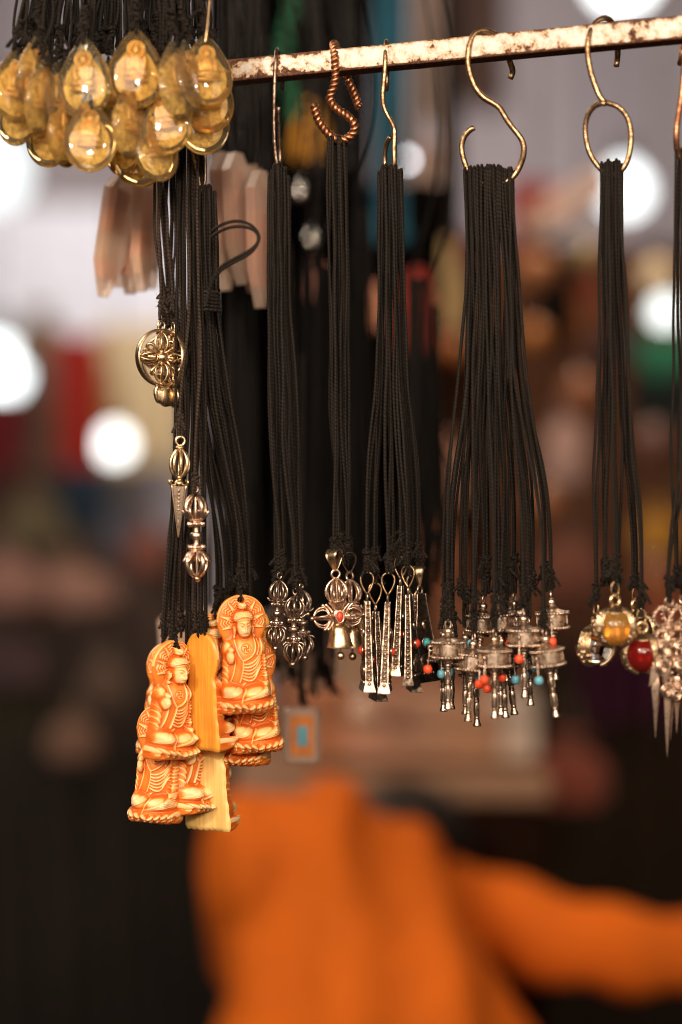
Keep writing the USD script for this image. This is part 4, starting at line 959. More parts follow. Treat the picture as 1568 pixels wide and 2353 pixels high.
shirt = body([(up(ls, .018), up(rs, .02)), (up(chest, .02), (J(735, 2015, .02), .108)), (up(chest, .02), up(waist, .02)), (up(waist, .02), up(lh, .025)), (up(waist, .02), up(rh, .03)), (up(ls, .018), up(chest, .01)), (up(rs, .02), up(chest, .01)),
              (up(rs, .005), up(sh2, .01)), (up(sh2, .01), (el[0], .060)), ((el[0], .060), (J(1330, 2170, .16), .058)), ((J(1330, 2170, .16), .058), (J(1600, 2195, .09), .050)), (up(ls, .01), up(lel, .025)), (up(lel, .025), up(lwr, .02))], 0.014, 16)
sv = np.array(shirt.vertices); nrm = np.array(shirt.vertex_normals)
amp = 0.030 * np.sin(sv[:, 0] * 50 + 7 * sv[:, 2] + 2.5 * meshkit.noise(sv * 6)) * meshkit.noise(sv * 4 + 3) + 0.024 * (meshkit.fbm(sv * np.array([14, 14, 5]), 3) - 0.5)
arm = np.clip((sv[:, 0] - J(1000, 2100)[0]) / 0.08, 0, 1)
amp = np.clip(amp * (1 - 0.6 * arm), -0.010, 0.016) + 0.004
part(person, 'shirt', (sv + nrm * amp[:, None], np.array(shirt.faces)), 'orange_shirt')
hr = body([((head[0] + [0.0, -0.01, 0.012], 0.098), (neck[0] + [0, -0.012, 0.012], 0.066)), ((head[0] + [0.0, -0.01, 0.012], 0.100), (head[0] + [0, 0.03, 0.0], 0.094))], 0.014)
part(person, 'hair', (np.array(hr.vertices), np.array(hr.faces)), 'dark_hair')
tr = body([(up(lh, .032), up(rh, .032))] + [((np.array([sx * .10, -.02, .68]), .13), (np.array([sx * .12, 0, .40]), .085)) for sx in (-1, 1)] + [((np.array([sx * .12, 0, .40]), .085), (np.array([sx * .12, .03, .12]), .07)) for sx in (-1, 1)], 0.02)
part(person, 'trousers', (np.array(tr.vertices), np.array(tr.faces)), 'dark_trousers')

# ================================================================== THE RAIL AND ITS HOOKS
BAR_L, BAR_R = P(300, 190, 1.078), P(1760, 50, 0.992)
def bar_d(u): return 1.065 + (u - 532) * (1.005 - 1.065) / (1568 - 532)
def bar_v(u): return 167 + (u - 532) * (68 - 167) / (1568 - 532)
a, b = P(300, bar_v(300), bar_d(300)), P(1760, bar_v(1760), bar_d(1760))
ln = np.linalg.norm(b - a); ex = (b - a) / ln; ey = np.array([0, 1.0, 0]) - ex * ex[1]; ey /= np.linalg.norm(ey); ez = np.cross(ex, ey)
hs, rc = 0.0069, 0.0011
sec = []
for cx, cy, a0 in ((1, 1, 0), (-1, 1, 90), (-1, -1, 180), (1, -1, 270)):
    for t in (0, 30, 60, 90):
        q = math.radians(a0 + t); sec.append((cx * (hs - rc) + rc * math.cos(q), cy * (hs - rc) + rc * math.sin(q)))
    nx = {0: (-1, 1), 90: (-1, -1), 180: (1, -1), 270: (1, 1)}[a0]
    for k in (0.2, 0.4, 0.6, 0.8):
        p0, p1 = np.array(sec[-1]), np.array([nx[0] * (hs if cx == -nx[0] and False else hs - rc) if cx != nx[0] else cx * hs, nx[1] * (hs - rc) if cy != nx[1] else cy * hs])
        sec.append(tuple(p0 + (p1 - p0) * k))
sec = np.array(sec); ns = len(sec); NL = 260
ts = np.linspace(0, ln, NL)
V = a + ts[:, None, None] * ex + (sec[:, 0][:, None] * ey + sec[:, 1][:, None] * ez)[None]
edge = np.clip(1 - np.minimum(np.abs(hs - np.abs(sec[:, 0])) + 0, 1) / 1, 0, 1)
corner = np.minimum(np.abs(sec[:, 0]), np.abs(sec[:, 1])) / hs
rust = 0.20 * np.clip((corner - 0.72) / 0.28, 0, 1) + np.where(sec[:, 1] < -hs * 0.92, 0.26, 0) + np.where((sec[:, 1] < -hs * 0.5), 0.045, 0)
uu = np.linspace(300, 1760, NL)
rl = 0.22 * np.clip((640 - uu) / 110, 0, 1) + 0.05 * np.exp(-((uu - 1330) / 160) ** 2) - 0.02
V = V + (meshkit.fbm(V * 90, 3)[..., None] - 0.5) * 0.0005
f = grid_faces(NL, ns, True); n = NL * ns
verts = np.vstack([V.reshape(-1, 3), V[0].mean(0)[None], V[-1].mean(0)[None]])
j = np.arange(ns)
f = np.vstack([f, np.stack([np.full(ns, n), (j + 1) % ns, j], 1), np.stack([np.full(ns, n + 1), (NL - 1) * ns + j, (NL - 1) * ns + (j + 1) % ns], 1)])
T = thing('hanging_rail', 'square steel bar with chipped white paint and rust, hooks hung over it', 'bar', a)
part(T, 'bar', (verts - a, f), 'chipped_paint', True, prims={'rust': np.r_[(rust[None] + rl[:, None]).ravel(), 0.3, 0.3]})

def wire_hook(label, pts, r, mat, n=70, twisted=False, flat=1.0):
    """pts: (u, v, metres in front of the bar's middle (+ = nearer the lens))"""
    u0 = pts[0][0]
    W = np.array([P(u, v, bar_d(u) - k) for u, v, k in pts])
    org = W[np.argmax(W[:, 2])]
    c = curve(W - org, n)
    T = thing('wire_hook', label, 'hook', org)
    if twisted:
        t, a_, b_ = frames(c); s = np.r_[0, np.cumsum(np.linalg.norm(np.diff(c, axis=0), axis=1))]
        for e in (0, np.pi):
            ph = s / 0.0062 * 2 * np.pi + e
            part(T, 'strand', tube(c + r * 0.62 * (np.cos(ph)[:, None] * a_ + np.sin(ph)[:, None] * b_), r * 0.72, 8), mat)
    else:
        part(T, 'wire', tube(c, r * (1 + 0.05 * np.sin(np.linspace(0, 20, n))), 8, flat=flat), mat)
    return T
G = hs + 0.0016
wire_hook('straight steel hook seen edge on, nearest the rusty end of the bar', [(650, 205, -G - .006), (648, 180, -G - .002), (643, 135, -G), (637, 113, 0), (634, 135, G), (632, 180, G), (630, 250, .007), (631, 320, .005), (637, 375, .004), (642, 393, 0), (644, 378, -.006), (642, 320, -.004), (640, 246, .004)], 0.0013, 'steel_wire')
wire_hook('twisted two-strand copper wire hook with a curled open end', [(825, 248, -G - .006), (813, 212, -G - .004), (798, 176, -G), (782, 128, -G), (768, 101, 0), (770, 128, G), (771, 150, G), (769, 192, .008), (759, 228, .006), (780, 254, .005), (806, 272, .005), (816, 295, .004), (800, 316, .003), (775, 320, .002), (752, 304, .003), (733, 277, .005), (723, 240, .007)], 0.0021, 'copper_wire', 420, True)
wire_hook('slender brass hook with a bent neck in front of the teal scarf', [(889, 205, -G - .004), (889, 180, -G), (889, 125, -G), (888, 94, 0), (886, 125, G), (885, 160, G), (881, 202, .008), (881, 238, .007), (892, 266, .006), (906, 294, .006), (906, 335, .006), (906, 380, .005), (899, 400, 0), (888, 390, -.005), (885, 350, -.004), (898, 314, .002)], 0.0015, 'brass_wire')
wire_hook('open copper S hook over the widest cord bundle', [(1173, 180, -G - .008), (1178, 158, -G - .006), (1171, 138, -G - .002), (1158, 96, -G), (1129, 74, 0), (1105, 70, .005), (1086, 84, G), (1077, 116, G + .001), (1077, 152, G), (1089, 192, .007), (1113, 224, .006), (1145, 244, .005), (1161, 268, .005), (1181, 296, .004), (1201, 324, .003), (1204, 352, .002), (1194, 384, 0), (1172, 412, 0), (1125, 424, 0), (1084, 406, 0), (1069, 376, .001), (1061, 342, .002), (1067, 314, .003), (1090, 292, .004)], 0.0018, 'brass_wire', 120)
wire_hook('brass hook ending in a closed ring in front of the globe lamp', [(1417, 152, -G - .006), (1420, 128, -G - .004), (1419, 100, -G), (1408, 56, -G), (1389, 42, 0), (1369, 52, .004), (1355, 78, G), (1351, 116, G + .001), (1359, 168, .008), (1373, 208, .007), (1389, 233, .007), (1410, 240, .005), (1428, 251, .004), (1442, 270, .003), (1450, 300, .002), (1449, 340, .001), (1434, 384, 0), (1405, 402, 0), (1377, 384, 0), (1356, 352, .001), (1346, 308, .002), (1349, 272, .004), (1364, 246, .007), (1392, 237, .0105)], 0.0017, 'brass_wire', 120)
wire_hook('copper hook cut by the right edge of the picture', [(1563, 146, -G - .005), (1570, 110, -G), (1574, 60, -G), (1580, 26, 0), (1578, 60, G), (1576, 110, G), (1572, 170, .008), (1566, 225, .007), (1556, 290, .005), (1555, 320, .004), (1561, 358, 0), (1580, 372, 0), (1600, 350, 0), (1606, 300, .002), (1590, 262, .003)], 0.0018, 'copper_wire')
wire_hook('thin bent wire hook hidden behind the amulets, over the carved figures', [(424, 230, -G - .002), (424, 190, -G), (426, 148, 0), (428, 190, G), (432, 260, .016), (440, 340, .022), (458, 415, .022), (464, 441, .021), (470, 425, .018), (472, 380, .018), (470, 340, .018)], 0.0011, 'steel_wire')

# ================================================================== NECKLACES
CR = 0.00094
def cords(paths, r=CR, n=6):
    v, f, uv, k = [], [], [], 0
    for p in paths:
        a_, b_, c_ = cord_tube(p, r, n)
        v.append(a_); f.append(b_ + k); uv.append(c_); k += len(a_)
    return (np.vstack(v), np.vstack(f)), np.vstack(uv)

def knot_paths(c, down, r=CR, turns=4, tails=2, seed=0, side=None):
    """A coil of cord tied round the strands at c, and its frayed ends."""
    r2 = np.random.default_rng(seed)
    t = np.linspace(0, turns * 2 * np.pi, turns * 9)
    R = r * r2.uniform(1.3, 1.9)
    coil = np.stack([R * np.cos(t), R * np.sin(t), -t / (2 * np.pi) * r * 1.75 + turns * r * 0.9], 1) + r * 0.55 * np.stack([np.sin(t * 0.37 + a_) for a_ in r2.uniform(0, 6, 3)], 1) + r2.normal(0, r * 0.14, (len(t), 3))
    M = (RY(r2.uniform(-35, 35)) @ RX(r2.uniform(-25, 25)))[:3, :3]
    out = [coil @ M.T + c]
    t = np.linspace(0, 2.4 * np.pi, 16)
    out.append(np.stack([R * 1.15 * np.cos(t), R * 1.0 * np.sin(t), 0.8 * R * np.sin(t * 1.3) - turns * r * 1.1], 1) + c)
    for k in range(tails):
        a = r2.uniform(-2.6, -0.5) if side is None else side
        L = r2.uniform(0.004, 0.009)
        d = np.array([math.cos(a), -0.5 + r2.uniform(-.4, .3), math.sin(a) * 0.8 - .2])
        out.append(curve([c + [0, 0, -turns * r * 0.8], c + d * L * 0.5 + [0, 0, -turns * r], c + d * L + [0, 0, -turns * r * 1.3 - 0.001]], 7))
    return out

def fuzz(path, pts, n, seed, length=0.0016):
    """Loose fibres that stand off the cord."""
    r2 = np.random.default_rng(seed)
    P_ = np.vstack(pts); i = r2.integers(0, len(P_), n)
    p0 = P_[i]; d = r2.normal(0, 1, (n, 3)); d /= np.linalg.norm(d, axis=1, keepdims=True)
    p0 = p0 + d * CR * 0.8; L = length * r2.uniform(0.4, 1.2, (n, 1))
    p1 = p0 + d * L * 0.6 + r2.normal(0, 0.0002, (n, 3)); p2 = p0 + d * L + r2.normal(0, 0.0005, (n, 3)) + [0, 0, -0.0002]
    c = UsdGeom.BasisCurves.Define(stage, number(path + '/fibres'))
    c.CreateTypeAttr('linear'); c.CreateCurveVertexCountsAttr(Vt.IntArray.FromNumpy(np.full(n, 3, np.int32)))
    c.CreatePointsAttr(Vt.Vec3fArray.FromNumpy(np.stack([p0, p1, p2], 1).reshape(-1, 3).astype(np.float32)))
    c.CreateWidthsAttr(Vt.FloatArray([0.00007])); c.SetWidthsInterpolation('constant')
    UsdShade.MaterialBindingAPI.Apply(c.GetPrim()).Bind(LOOKS['brown_cord'])
    c.GetPrim().SetCustomDataByKey('kind', 'stuff')

NSEED = [0]
def bundle(rows, dtop, items, wrap=0.0022, mat='black_cord', layers=1, group=None, jitter=1.6, knot_gap=(26, 60), spread=1.0, bend=0.5, fz=220, spare=0, on='', spare_v=None, crown=8):
    """rows: (v, left, right) of the hanging bundle. items: dicts with name, label, cat, kind, hang=(u, v, d), yaw, roll ..."""
    rows = np.array(rows, float)
    Lf, Rf = PchipInterpolator(rows[:, 0], rows[:, 1]), PchipInterpolator(rows[:, 0], rows[:, 2])
    v0, vend = rows[0, 0], rows[-1, 0]
    r3 = np.random.default_rng(int(rows[0, 1]))
    items = list(items)
    if spare:
        us = [it['hang'][0] for it in items]; vs_ = [it['hang'][1] for it in items]; ds = [it['hang'][2] for it in items]
        for k in range(spare):
            items.append(dict(name='cord_necklace', label=f'spare black cord loop, no charm in sight, on {on}', cat='necklace', group=f'spare cord loops on {on}', kind=None, mat=items[0].get('mat', mat),
                              hang=(min(us) + (max(us) - min(us)) * (k + .5) / spare + r3.uniform(-5, 5), (spare_v or min(vs_)) + r3.uniform(-4, 14), max(ds) - r3.uniform(0, .012))))
    order = np.argsort([it['hang'][0] + r3.normal(0, 9) for it in items]); rank = {int(k): i for i, k in enumerate(order)}
    n = len(items)
    for k, it in enumerate(items):
        NSEED[0] += 1; r2 = np.random.default_rng(1000 + NSEED[0])
        hu, hv, hd = it['hang']
        org = P(hu, hv, hd)
        T = thing(it['name'], it['label'], it['cat'], org, it.get('group', group))
        slot = (rank[k] + 0.5) / n
        lay = (k % layers) * 2 * CR * 0.9 + r3.uniform(0, 0.0006)
        kv = hv - r2.uniform(*knot_gap)
        ph = r2.uniform(0, 6, 4)
        ends = []
        for sd in (-1, 1):                                         # the front and the back run of the loop
            s0 = np.clip(slot + sd * 0.25 / n + r3.normal(0, 0.30) / n, 0.01, 0.99)
            vtop = v0 + crown * (2 * s0 - 1) ** 2 + r3.uniform(-1.2, 1.2)
            vs = np.linspace(vtop, kv, 34); q = (vs - vtop) / (kv - vtop)
            vc = np.clip(vs, v0, vend)
            s = s0 + 0.26 * spread * np.sin(ph[0] + sd * 1.7 + 4.0 * q) * q * (1 - q)
            u = Lf(vc) + (Rf(vc) - Lf(vc)) * s
            w = np.clip((q - bend) / (1 - bend), 0, 1); w = w * w * (3 - 2 * w)
            u = u * (1 - w) + (hu + sd * 1.2) * w + jitter * np.sin(ph[1] + 9 * q) * (1 - w) * np.clip(q * 4, 0, 1) + 0.8 * np.sin(ph[2] + 23 * q) * np.clip(q * 4, 0, 1) * (1 - w)
            d = dtop + sd * (wrap + CR + lay) * (1 - q) + (hd - dtop + sd * CR * 0.9) * q + 0.0016 * np.sin(ph[3] + 4 * q + sd) * q * (1 - q) * 4
            p = np.stack([P(a_, b_, c_) for a_, b_, c_ in zip(u, vs, d)])
            ends.append(p)
        f_, b_ = ends
        top = (f_[0] + b_[0]) / 2 + [0, 0, wrap + CR + lay]
        arch = [f_[0] * 0.5 + top * 0.5 + (f_[0] - b_[0]) * 0.20 + [0, 0, 0.0006 + lay * .4], top, b_[0] * 0.5 + top * 0.5 - (f_[0] - b_[0]) * 0.20 + [0, 0, 0.0006 + lay * .4]]
        loop = np.vstack([f_[::-1], arch, b_]) - org
        low = []
        kc = (f_[-1] + b_[-1]) / 2 - org
        for sd, e in ((-1, f_[-1]), (1, b_[-1])):
            low.append(curve([e - org, kc * 0.5 + [sd * CR * 1.1, sd * CR * 0.5, 0], [sd * CR * 0.8, 0, -0.0006]], 10))
        m_, uv = cords([loop] + low)
        part(T, 'cord', m_, it.get('mat', mat), True, uv=uv)
        kp = knot_paths(kc, None, seed=NSEED[0], turns=int(r2.integers(2, 4)), tails=3)
        if r2.random() < 0.7: kp += knot_paths(kc * 0.45, None, seed=NSEED[0] + 500, turns=2, tails=1)
        m_, uv = cords(kp, CR * 0.92, 6)
        part(T, 'knot', m_, it.get('mat', mat), True, uv=uv)
        if fz: fuzz(T, kp + [loop[::2]], fz, NSEED[0])
        if it.get('kind'): pendant(T, it['kind'], it.get('yaw', 0), it.get('roll', 0), it.get('pitch', 0), it.get('scale', 1.0))

def N(name, cat, kind, label, u, v, d, yaw=0, roll=0, **k):
    return dict(name=name, cat=cat, kind=kind, label=label, hang=(u, v, d), yaw=yaw, roll=roll, **k)

# dark sceptres on the straight steel hook
SC = lambda *a, **k: N('sceptre_necklace', 'necklace', 'vajra_dark', *a, **k)
bundle([(392, 616, 665), (480, 615, 668), (700, 617, 670), (1000, 614, 688), (1180, 606, 690), (1330, 622, 690)], bar_d(637) - .001, crown=34, spare=4, on='the straight steel hook', items=[
    SC('black cord necklace with the left and higher of the two dark metal sceptres', 643, 1316, 1.052, 20, -3.4),
    SC('black cord necklace with the lower dark metal sceptre left of the bell charm', 679, 1352, 1.046, -15, -2),
    SC('black cord necklace with a dark sceptre half hidden behind the two others', 692, 1340, 1.066, 40, 3),
    N('sceptre_necklace', 'necklace', None, 'outermost left strands on the straight steel hook, their charm hidden', 634, 1345, 1.07)], group=None, layers=2, bend=0.62)
# bells on the twisted hook
bundle([(322, 752, 796), (420, 750, 799), (800, 757, 802), (1100, 759, 803), (1230, 760, 804)], bar_d(770) - .002, spare=3, on='the twisted copper hook', items=[
    N('bell_necklace', 'necklace', 'cross_bell', 'black cord necklace with bell charm, its red stone facing the front', 768, 1262, 1.035, 16, 3.5),
    N('bell_necklace', 'necklace', 'cross_bell', 'black cord necklace with bell charm hidden behind the one with the red stone', 802, 1268, 1.056, -38, 2),
    N('bell_necklace', 'necklace', None, 'extra black cord loop between the two bell necklaces', 785, 1268, 1.062)], bend=0.66, knot_gap=(18, 50))
# plaques on the slender brass hook
PL = lambda kind, *a, **k: N('plaque_necklace', 'necklace', kind, *a, **k)
bundle([(394, 868, 924), (480, 869, 926), (800, 866, 936), (1000, 856, 948), (1120, 846, 960), (1240, 836, 974)], bar_d(895) - .002, crown=16, spare=3, on='the slender brass hook', items=[
    PL('plaque_bright', 'leftmost plaque necklace, thin beaded edge facing front, red stone at its left', 844, 1315, 1.036, -84, 0),
    PL('plaque_bright', 'plaque necklace second from the left, red stone on its right side', 893, 1317, 1.032, 85, -1.6),
    PL('plaque_red', 'dark plaque necklace behind and between the two bright edged ones, lowest foot', 862, 1340, 1.052, -80, 1.6),
    PL('plaque_bright', 'shorter hanging plaque necklace with its foot highest of all the plaques', 922, 1280, 1.042, 78, -1.2),
    PL('plaque_red', 'tilted plaque necklace swinging right, next to the plaque with turquoise stone', 937, 1300, 1.038, 72, 3.0),
    PL('plaque_blue', 'dark plaque necklace turned to show its turquoise stone', 962, 1300, 1.054, 40, 3.5),
    PL('plaque_red', 'dark plaque necklace hidden behind the tilted one, only its foot showing below', 950, 1322, 1.064, 95, 0.5)], layers=2, bend=0.55, knot_gap=(24, 70))
# prayer wheels on the open copper hook
PW = lambda kind, *a, **k: N('prayer_wheel_necklace', 'necklace', kind, *a, **k)
bundle([(398, 1066, 1180), (480, 1067, 1184), (620, 1070, 1190), (800, 1064, 1198), (1000, 1050, 1214), (1200, 1028, 1244), (1340, 1010, 1262)], bar_d(1125), spare=9, on='the open copper hook', items=[
    PW('wheel_red', 'leftmost prayer wheel necklace, orange red bead hanging at its left', 1030, 1425, 1.020, 0, 0),
    PW('wheel_blue_dark', 'prayer wheel necklace behind the leftmost wheel, thin dark handle left of its handle', 1020, 1434, 1.040, 80, 0),
    PW('wheel_blue_dark', 'prayer wheel necklace behind the leftmost wheel, thin dark handle right of its handle', 1041, 1430, 1.046, 80, -1),
    PW('wheel_blue', 'prayer wheel necklace with drum half hidden behind the second front wheel', 1070, 1440, 1.038, 125, 0),
    PW('wheel_red', 'prayer wheel necklace between the leftmost and the brightest wheel', 1090, 1454, 1.022, 110, -4.0),
    PW('wheel_red_dark', 'dark prayer wheel necklace with the lowest handle of all', 1092, 1468, 1.040, 120, 1.4),
    PW('wheel_red', 'brightest prayer wheel necklace, in the middle of the front row', 1137, 1444, 1.008, 55, 0),
    PW('wheel_red', 'prayer wheel necklace just behind the brightest wheel, red bead at its handle', 1148, 1441, 1.032, 90, 1),
    PW('wheel_blue_dark', 'prayer wheel necklace behind the brightest wheel, dark handle leaning slightly right', 1153, 1447, 1.030, 120, 2.6),
    PW('wheel_blue_dark', 'prayer wheel necklace with dark handle leaning right, blue bead beside it', 1160, 1442, 1.036, 132, 6.5),
    PW('wheel_red', 'prayer wheel necklace raised above the brightest wheel, red bead at its left', 1203, 1397, 1.014, 70, 1),
    PW('wheel_blue', 'rightmost low prayer wheel necklace, tilted, pale blue bead at its left', 1250, 1443, 1.008, 48, 8),
    PW('wheel_red', 'highest prayer wheel necklace at the right end of the cluster', 1266, 1358, 1.022, 80, 3),
    PW('wheel_red_dark', 'tilted prayer wheel necklace above the brightest wheel, below the knots', 1140, 1364, 1.030, 150, 7),
    PW('wheel_blue_dark', 'dim prayer wheel necklace high in the cluster, above the second front wheel', 1113, 1368, 1.036, 60, -5),
    PW('wheel_red_dark', 'darkest prayer wheel necklace, high behind the raised one', 1182, 1362, 1.042, 60, 0),
    PW('wheel_blue_dark', 'prayer wheel necklace behind the raised one, dark handle beside the pale blue bead', 1215, 1419, 1.032, 100, 1.5)], layers=2, bend=0.42, knot_gap=(22, 95), jitter=2.2)
# ball charms on the ring hook
BL = lambda kind, *a, **k: N('ball_necklace', 'necklace', kind, *a, **k)
bundle([(384, 1381, 1432), (480, 1380, 1433), (800, 1376, 1446), (1000, 1370, 1458), (1200, 1364, 1472), (1300, 1366, 1478)], bar_d(1405), spare=3, on='the ring hook', items=[
    BL('ball_amber', 'necklace with amber yellow ball in silver claws, in front of two others', 1414, 1338, 1.000, 25, 0),
    BL('ball_clear', 'necklace with clear glass ball in silver claws, left of the amber ball', 1371, 1384, 1.012, -70, -3),
    BL('ball_red', 'necklace with deep red ball in silver claws, right of the amber ball', 1474, 1401, 1.006, 5, 3),
    BL('ball_clear', 'necklace with clear ball mostly hidden behind the amber and red balls', 1462, 1350, 1.026, 30, 0),
    BL(None, 'extra black cord loop among the ball charm necklaces', 1392, 1345, 1.022)], layers=2, bend=0.6, fz=320)
bundle([(352, 1552, 1600), (480, 1549, 1602), (800, 1548, 1606), (1100, 1541, 1610), (1330, 1538, 1600)], bar_d(1575), [
    N('spiked_necklace', 'necklace', 'spiked', 'necklace with ornate silver spiked charm nearer the picture, left of its twin', 1538, 1372, 0.998, 20, -1, scale=1.14),
    N('spiked_necklace', 'necklace', 'spiked', 'necklace with ornate silver spiked charm cut by the right edge', 1572, 1366, 1.006, -25, 0, scale=1.2),
    N('spiked_necklace', 'necklace', None, 'extra black cord loop at the right edge', 1556, 1350, 1.012)], layers=2, bend=0.7, fz=360)
# behind the amulets: wheel charms, sceptre, dagger and carved figures hung straight over the bar
WC = lambda *a, **k: N('wheel_charm_necklace', 'necklace', 'wheel_charm', *a, **k)
bundle([(185, 360, 404), (330, 356, 408), (500, 355, 410), (670, 357, 410)], bar_d(400), spare=3, on='the bar by the wheel charms', items=[
    WC('necklace with openwork brass wheel charm, its rim curving out at the left', 371, 738, 1.052, 38, 0, mat='brown_cord'),
    WC('necklace with openwork brass wheel charm turned edgewise behind the black strands', 398, 742, 1.060, -60, 0, mat='brown_cord'),
    WC('necklace with openwork wheel charm hidden behind the two others', 386, 748, 1.076, 15, 3),
    N('wheel_charm_necklace', 'necklace', None, 'extra brown cord loop among the wheel charm necklaces', 392, 735, 1.066, mat='brown_cord')], wrap=G + .001, layers=1, bend=0.7, knot_gap=(28, 62))
FG = lambda kind, *a, **k: N('figure_necklace', 'necklace', kind, *a, **k)
bundle([(180, 410, 466), (330, 407, 468), (600, 407, 470), (900, 408, 474), (1150, 404, 474), (1420, 400, 476)], bar_d(430) - .006, spare=9, on='the bar above the carved figures', spare_v=1452, items=[
    N('dagger_necklace', 'necklace', 'dagger', 'necklace with brass dagger charm pointing down, left of the silver sceptre', 415, 1001, 1.030, 12, -1.2, mat='brown_cord'),
    N('sceptre_necklace', 'necklace', 'vajra', 'necklace with bright silver sceptre charm hanging before the black strands', 449, 1116, 1.022, 10, 1.2, mat='brown_cord'),
    FG('figure_amber', 'necklace with orange carved figure turned right, front left of its cluster', 397, 1478, 1.040, 46, -4.5),
    FG('figure_cream', 'necklace with orange carved figure facing front, lowest at the left', 372, 1626, 1.050, -10, -2.5),
    FG('figure_amber', 'necklace with orange carved figure seen almost edge on beside the lowest left one', 428, 1606, 1.058, 62, 0),
    FG('figure_amber', 'necklace with carved figure mostly hidden at the far left of its cluster', 397, 1482, 1.076, 0, -5.5),
    FG('figure_amber', 'necklace with carved figure turned away, smooth amber back showing', 462, 1460, 1.040, 134, 1.0),
    FG('figure_cream', 'necklace with lowest carved figure turned away, pale cream grained back', 474, 1648, 1.056, 152, 1.0)], wrap=G + .001, layers=2, bend=0.6, knot_gap=(16, 46))
bundle([(440, 447, 496), (520, 445, 500), (700, 447, 506), (900, 448, 528), (1100, 452, 552), (1250, 470, 566), (1330, 500, 572)], bar_d(464) - .021, crown=22, spare=6, on='the thin bent wire hook', items=[
    FG('figure_amber', 'necklace with orange carved figure facing front under a round halo, the highest one', 552, 1374, 1.040, 14, 3.2),
    FG('figure_amber', 'necklace with orange carved figure below and behind the highest one', 576, 1468, 1.056, 12, 3.2),
    FG('figure_amber', 'necklace with carved figure of which only the lotus foot shows, lowest at the right', 556, 1500, 1.068, -14, 2),
    FG('figure_amber', 'necklace with carved figure turned away behind the highest one, its edge showing', 566, 1396, 1.060, 165, 2.0),
    FG('figure_amber', 'necklace with carved figure hidden between the amber back and the highest figure', 500, 1414, 1.070, -20, 0)], wrap=.0022, layers=2, bend=0.5, knot_gap=(20, 80), jitter=2.5)
T = thing('cord_tie', 'black cord tie wrapped round the strands, its double loop sticking out right', 'cord', P(486, 690, 1.022))
o = P(486, 690, 1.022); ps = []
for e in (0, 1):
    ps.append(curve([P(u, v, d) - o for u, v, d in [(474, 700, 1.018), (484, 655 + 4 * e, 1.016), (504, 617 + 8 * e, 1.012), (545, 591 + 8 * e, 1.008), (583, 568 + 6 * e, 1.008), (596 - 2 * e, 546, 1.008), (582, 521 + 7 * e, 1.010), (548, 508 + 12 * e, 1.012), (512, 515 + 13 * e, 1.016), (488, 530 + 13 * e, 1.024)]], 60))
t = np.linspace(0, 6 * 2 * np.pi, 110)
m_, uv = cords(ps); part(T, 'loop', m_, 'black_cord', True, uv=uv)
m_, uv = cords([np.stack([0.0042 * np.cos(t), 0.0042 * np.sin(t) + 0.004, 0.0065 - t / (2 * np.pi) * 0.0021], 1)]); part(T, 'wrap', m_, 'black_cord', True, uv=uv)

# ------------------------------------------------------------------ golden drop amulets in the upper left corner, on tangled black cords
AM = [  # u, v of the top, depth, yaw, roll, label
    (313, 62, .985, 6, 0, 'golden amulet facing front, the highest of its cluster, clear head shown'),
    (194, 84, .985, -12, 0, 'golden amulet facing front, left of the highest amulet'),
    (36, 112, .985, 42, 0, 'golden amulet cut by the left edge of the picture'),
    (93, 70, .990, 66, -9, 'golden amulet seen edgewise, leaning left, second from the left edge'),
    (100, 132, .980, 70, -6, 'long golden amulet seen edgewise, lowest at the far left'),
    (132, 138, .992, 62, 2, 'golden amulet seen edgewise between the long one and the front-facing left one'),
    (44, 165, 1.000, -30, 0, 'golden amulet behind the two at the far left'),
    (208, 222, .986, 8, 0, 'lowest front-facing golden amulet with clear rim at its foot'),
    (148, 198, .992, 68, 0, 'slim golden amulet seen edgewise left of the lowest front-facing amulet'),
    (398, 92, .983, 58, 6, 'golden amulet seen nearly edgewise, right of the highest amulet'),
    (426, 86, .990, 66, 8, 'slim golden amulet seen edgewise, before the clear-rimmed one at the right'),
    (472, 76, .992, 20, 4, 'golden amulet with wide clear rim at the right end of the cluster'),
    (478, 132, 1.000, 12, 0, 'golden amulet behind and below the clear-rimmed one at the right end'),
    (464, 180, 1.006, 16, 2, 'golden amulet with clear foot, lowest at the right end'),
    (378, 176, .992, -8, 2, 'golden amulet with crinkled foil below the highest amulet, to the right'),
    (306, 182, .990, 60, -3, 'golden amulet seen edgewise, below the highest amulet'),
    (352, 252, .998, 40, 6, 'lowest golden amulet, tilted, beside the black cords'),
    (250, 136, 1.006, 24, 0, 'golden amulet in the second row between the two highest ones'),
    (284, 236, 1.006, -40, 0, 'small looking golden amulet low behind the edgewise one'),
    (322, 250, 1.016, 10, 0, 'golden amulet hidden low behind the lowest tilted one'),
    (118, 206, 1.006, -22, 0, 'golden amulet low behind the slim edgewise one'),
    (172, 150, 1.010, 30, -2, 'golden amulet in the second row behind the left front-facing one'),
    (356, 110, 1.010, -25, 3, 'golden amulet behind the highest one, at its right shoulder'),
    (270, 190, 1.014, 70, 0, 'golden amulet seen edgewise deep in the middle of the cluster'),
    (420, 150, 1.012, -35, 0, 'golden amulet in the second row at the right'),
    (70, 130, 1.012, 20, 0, 'golden amulet in the back row at the far left'),
    (226, 300 - 96, 1.018, -60, 0, 'golden amulet in the back row above the lowest front-facing one')]
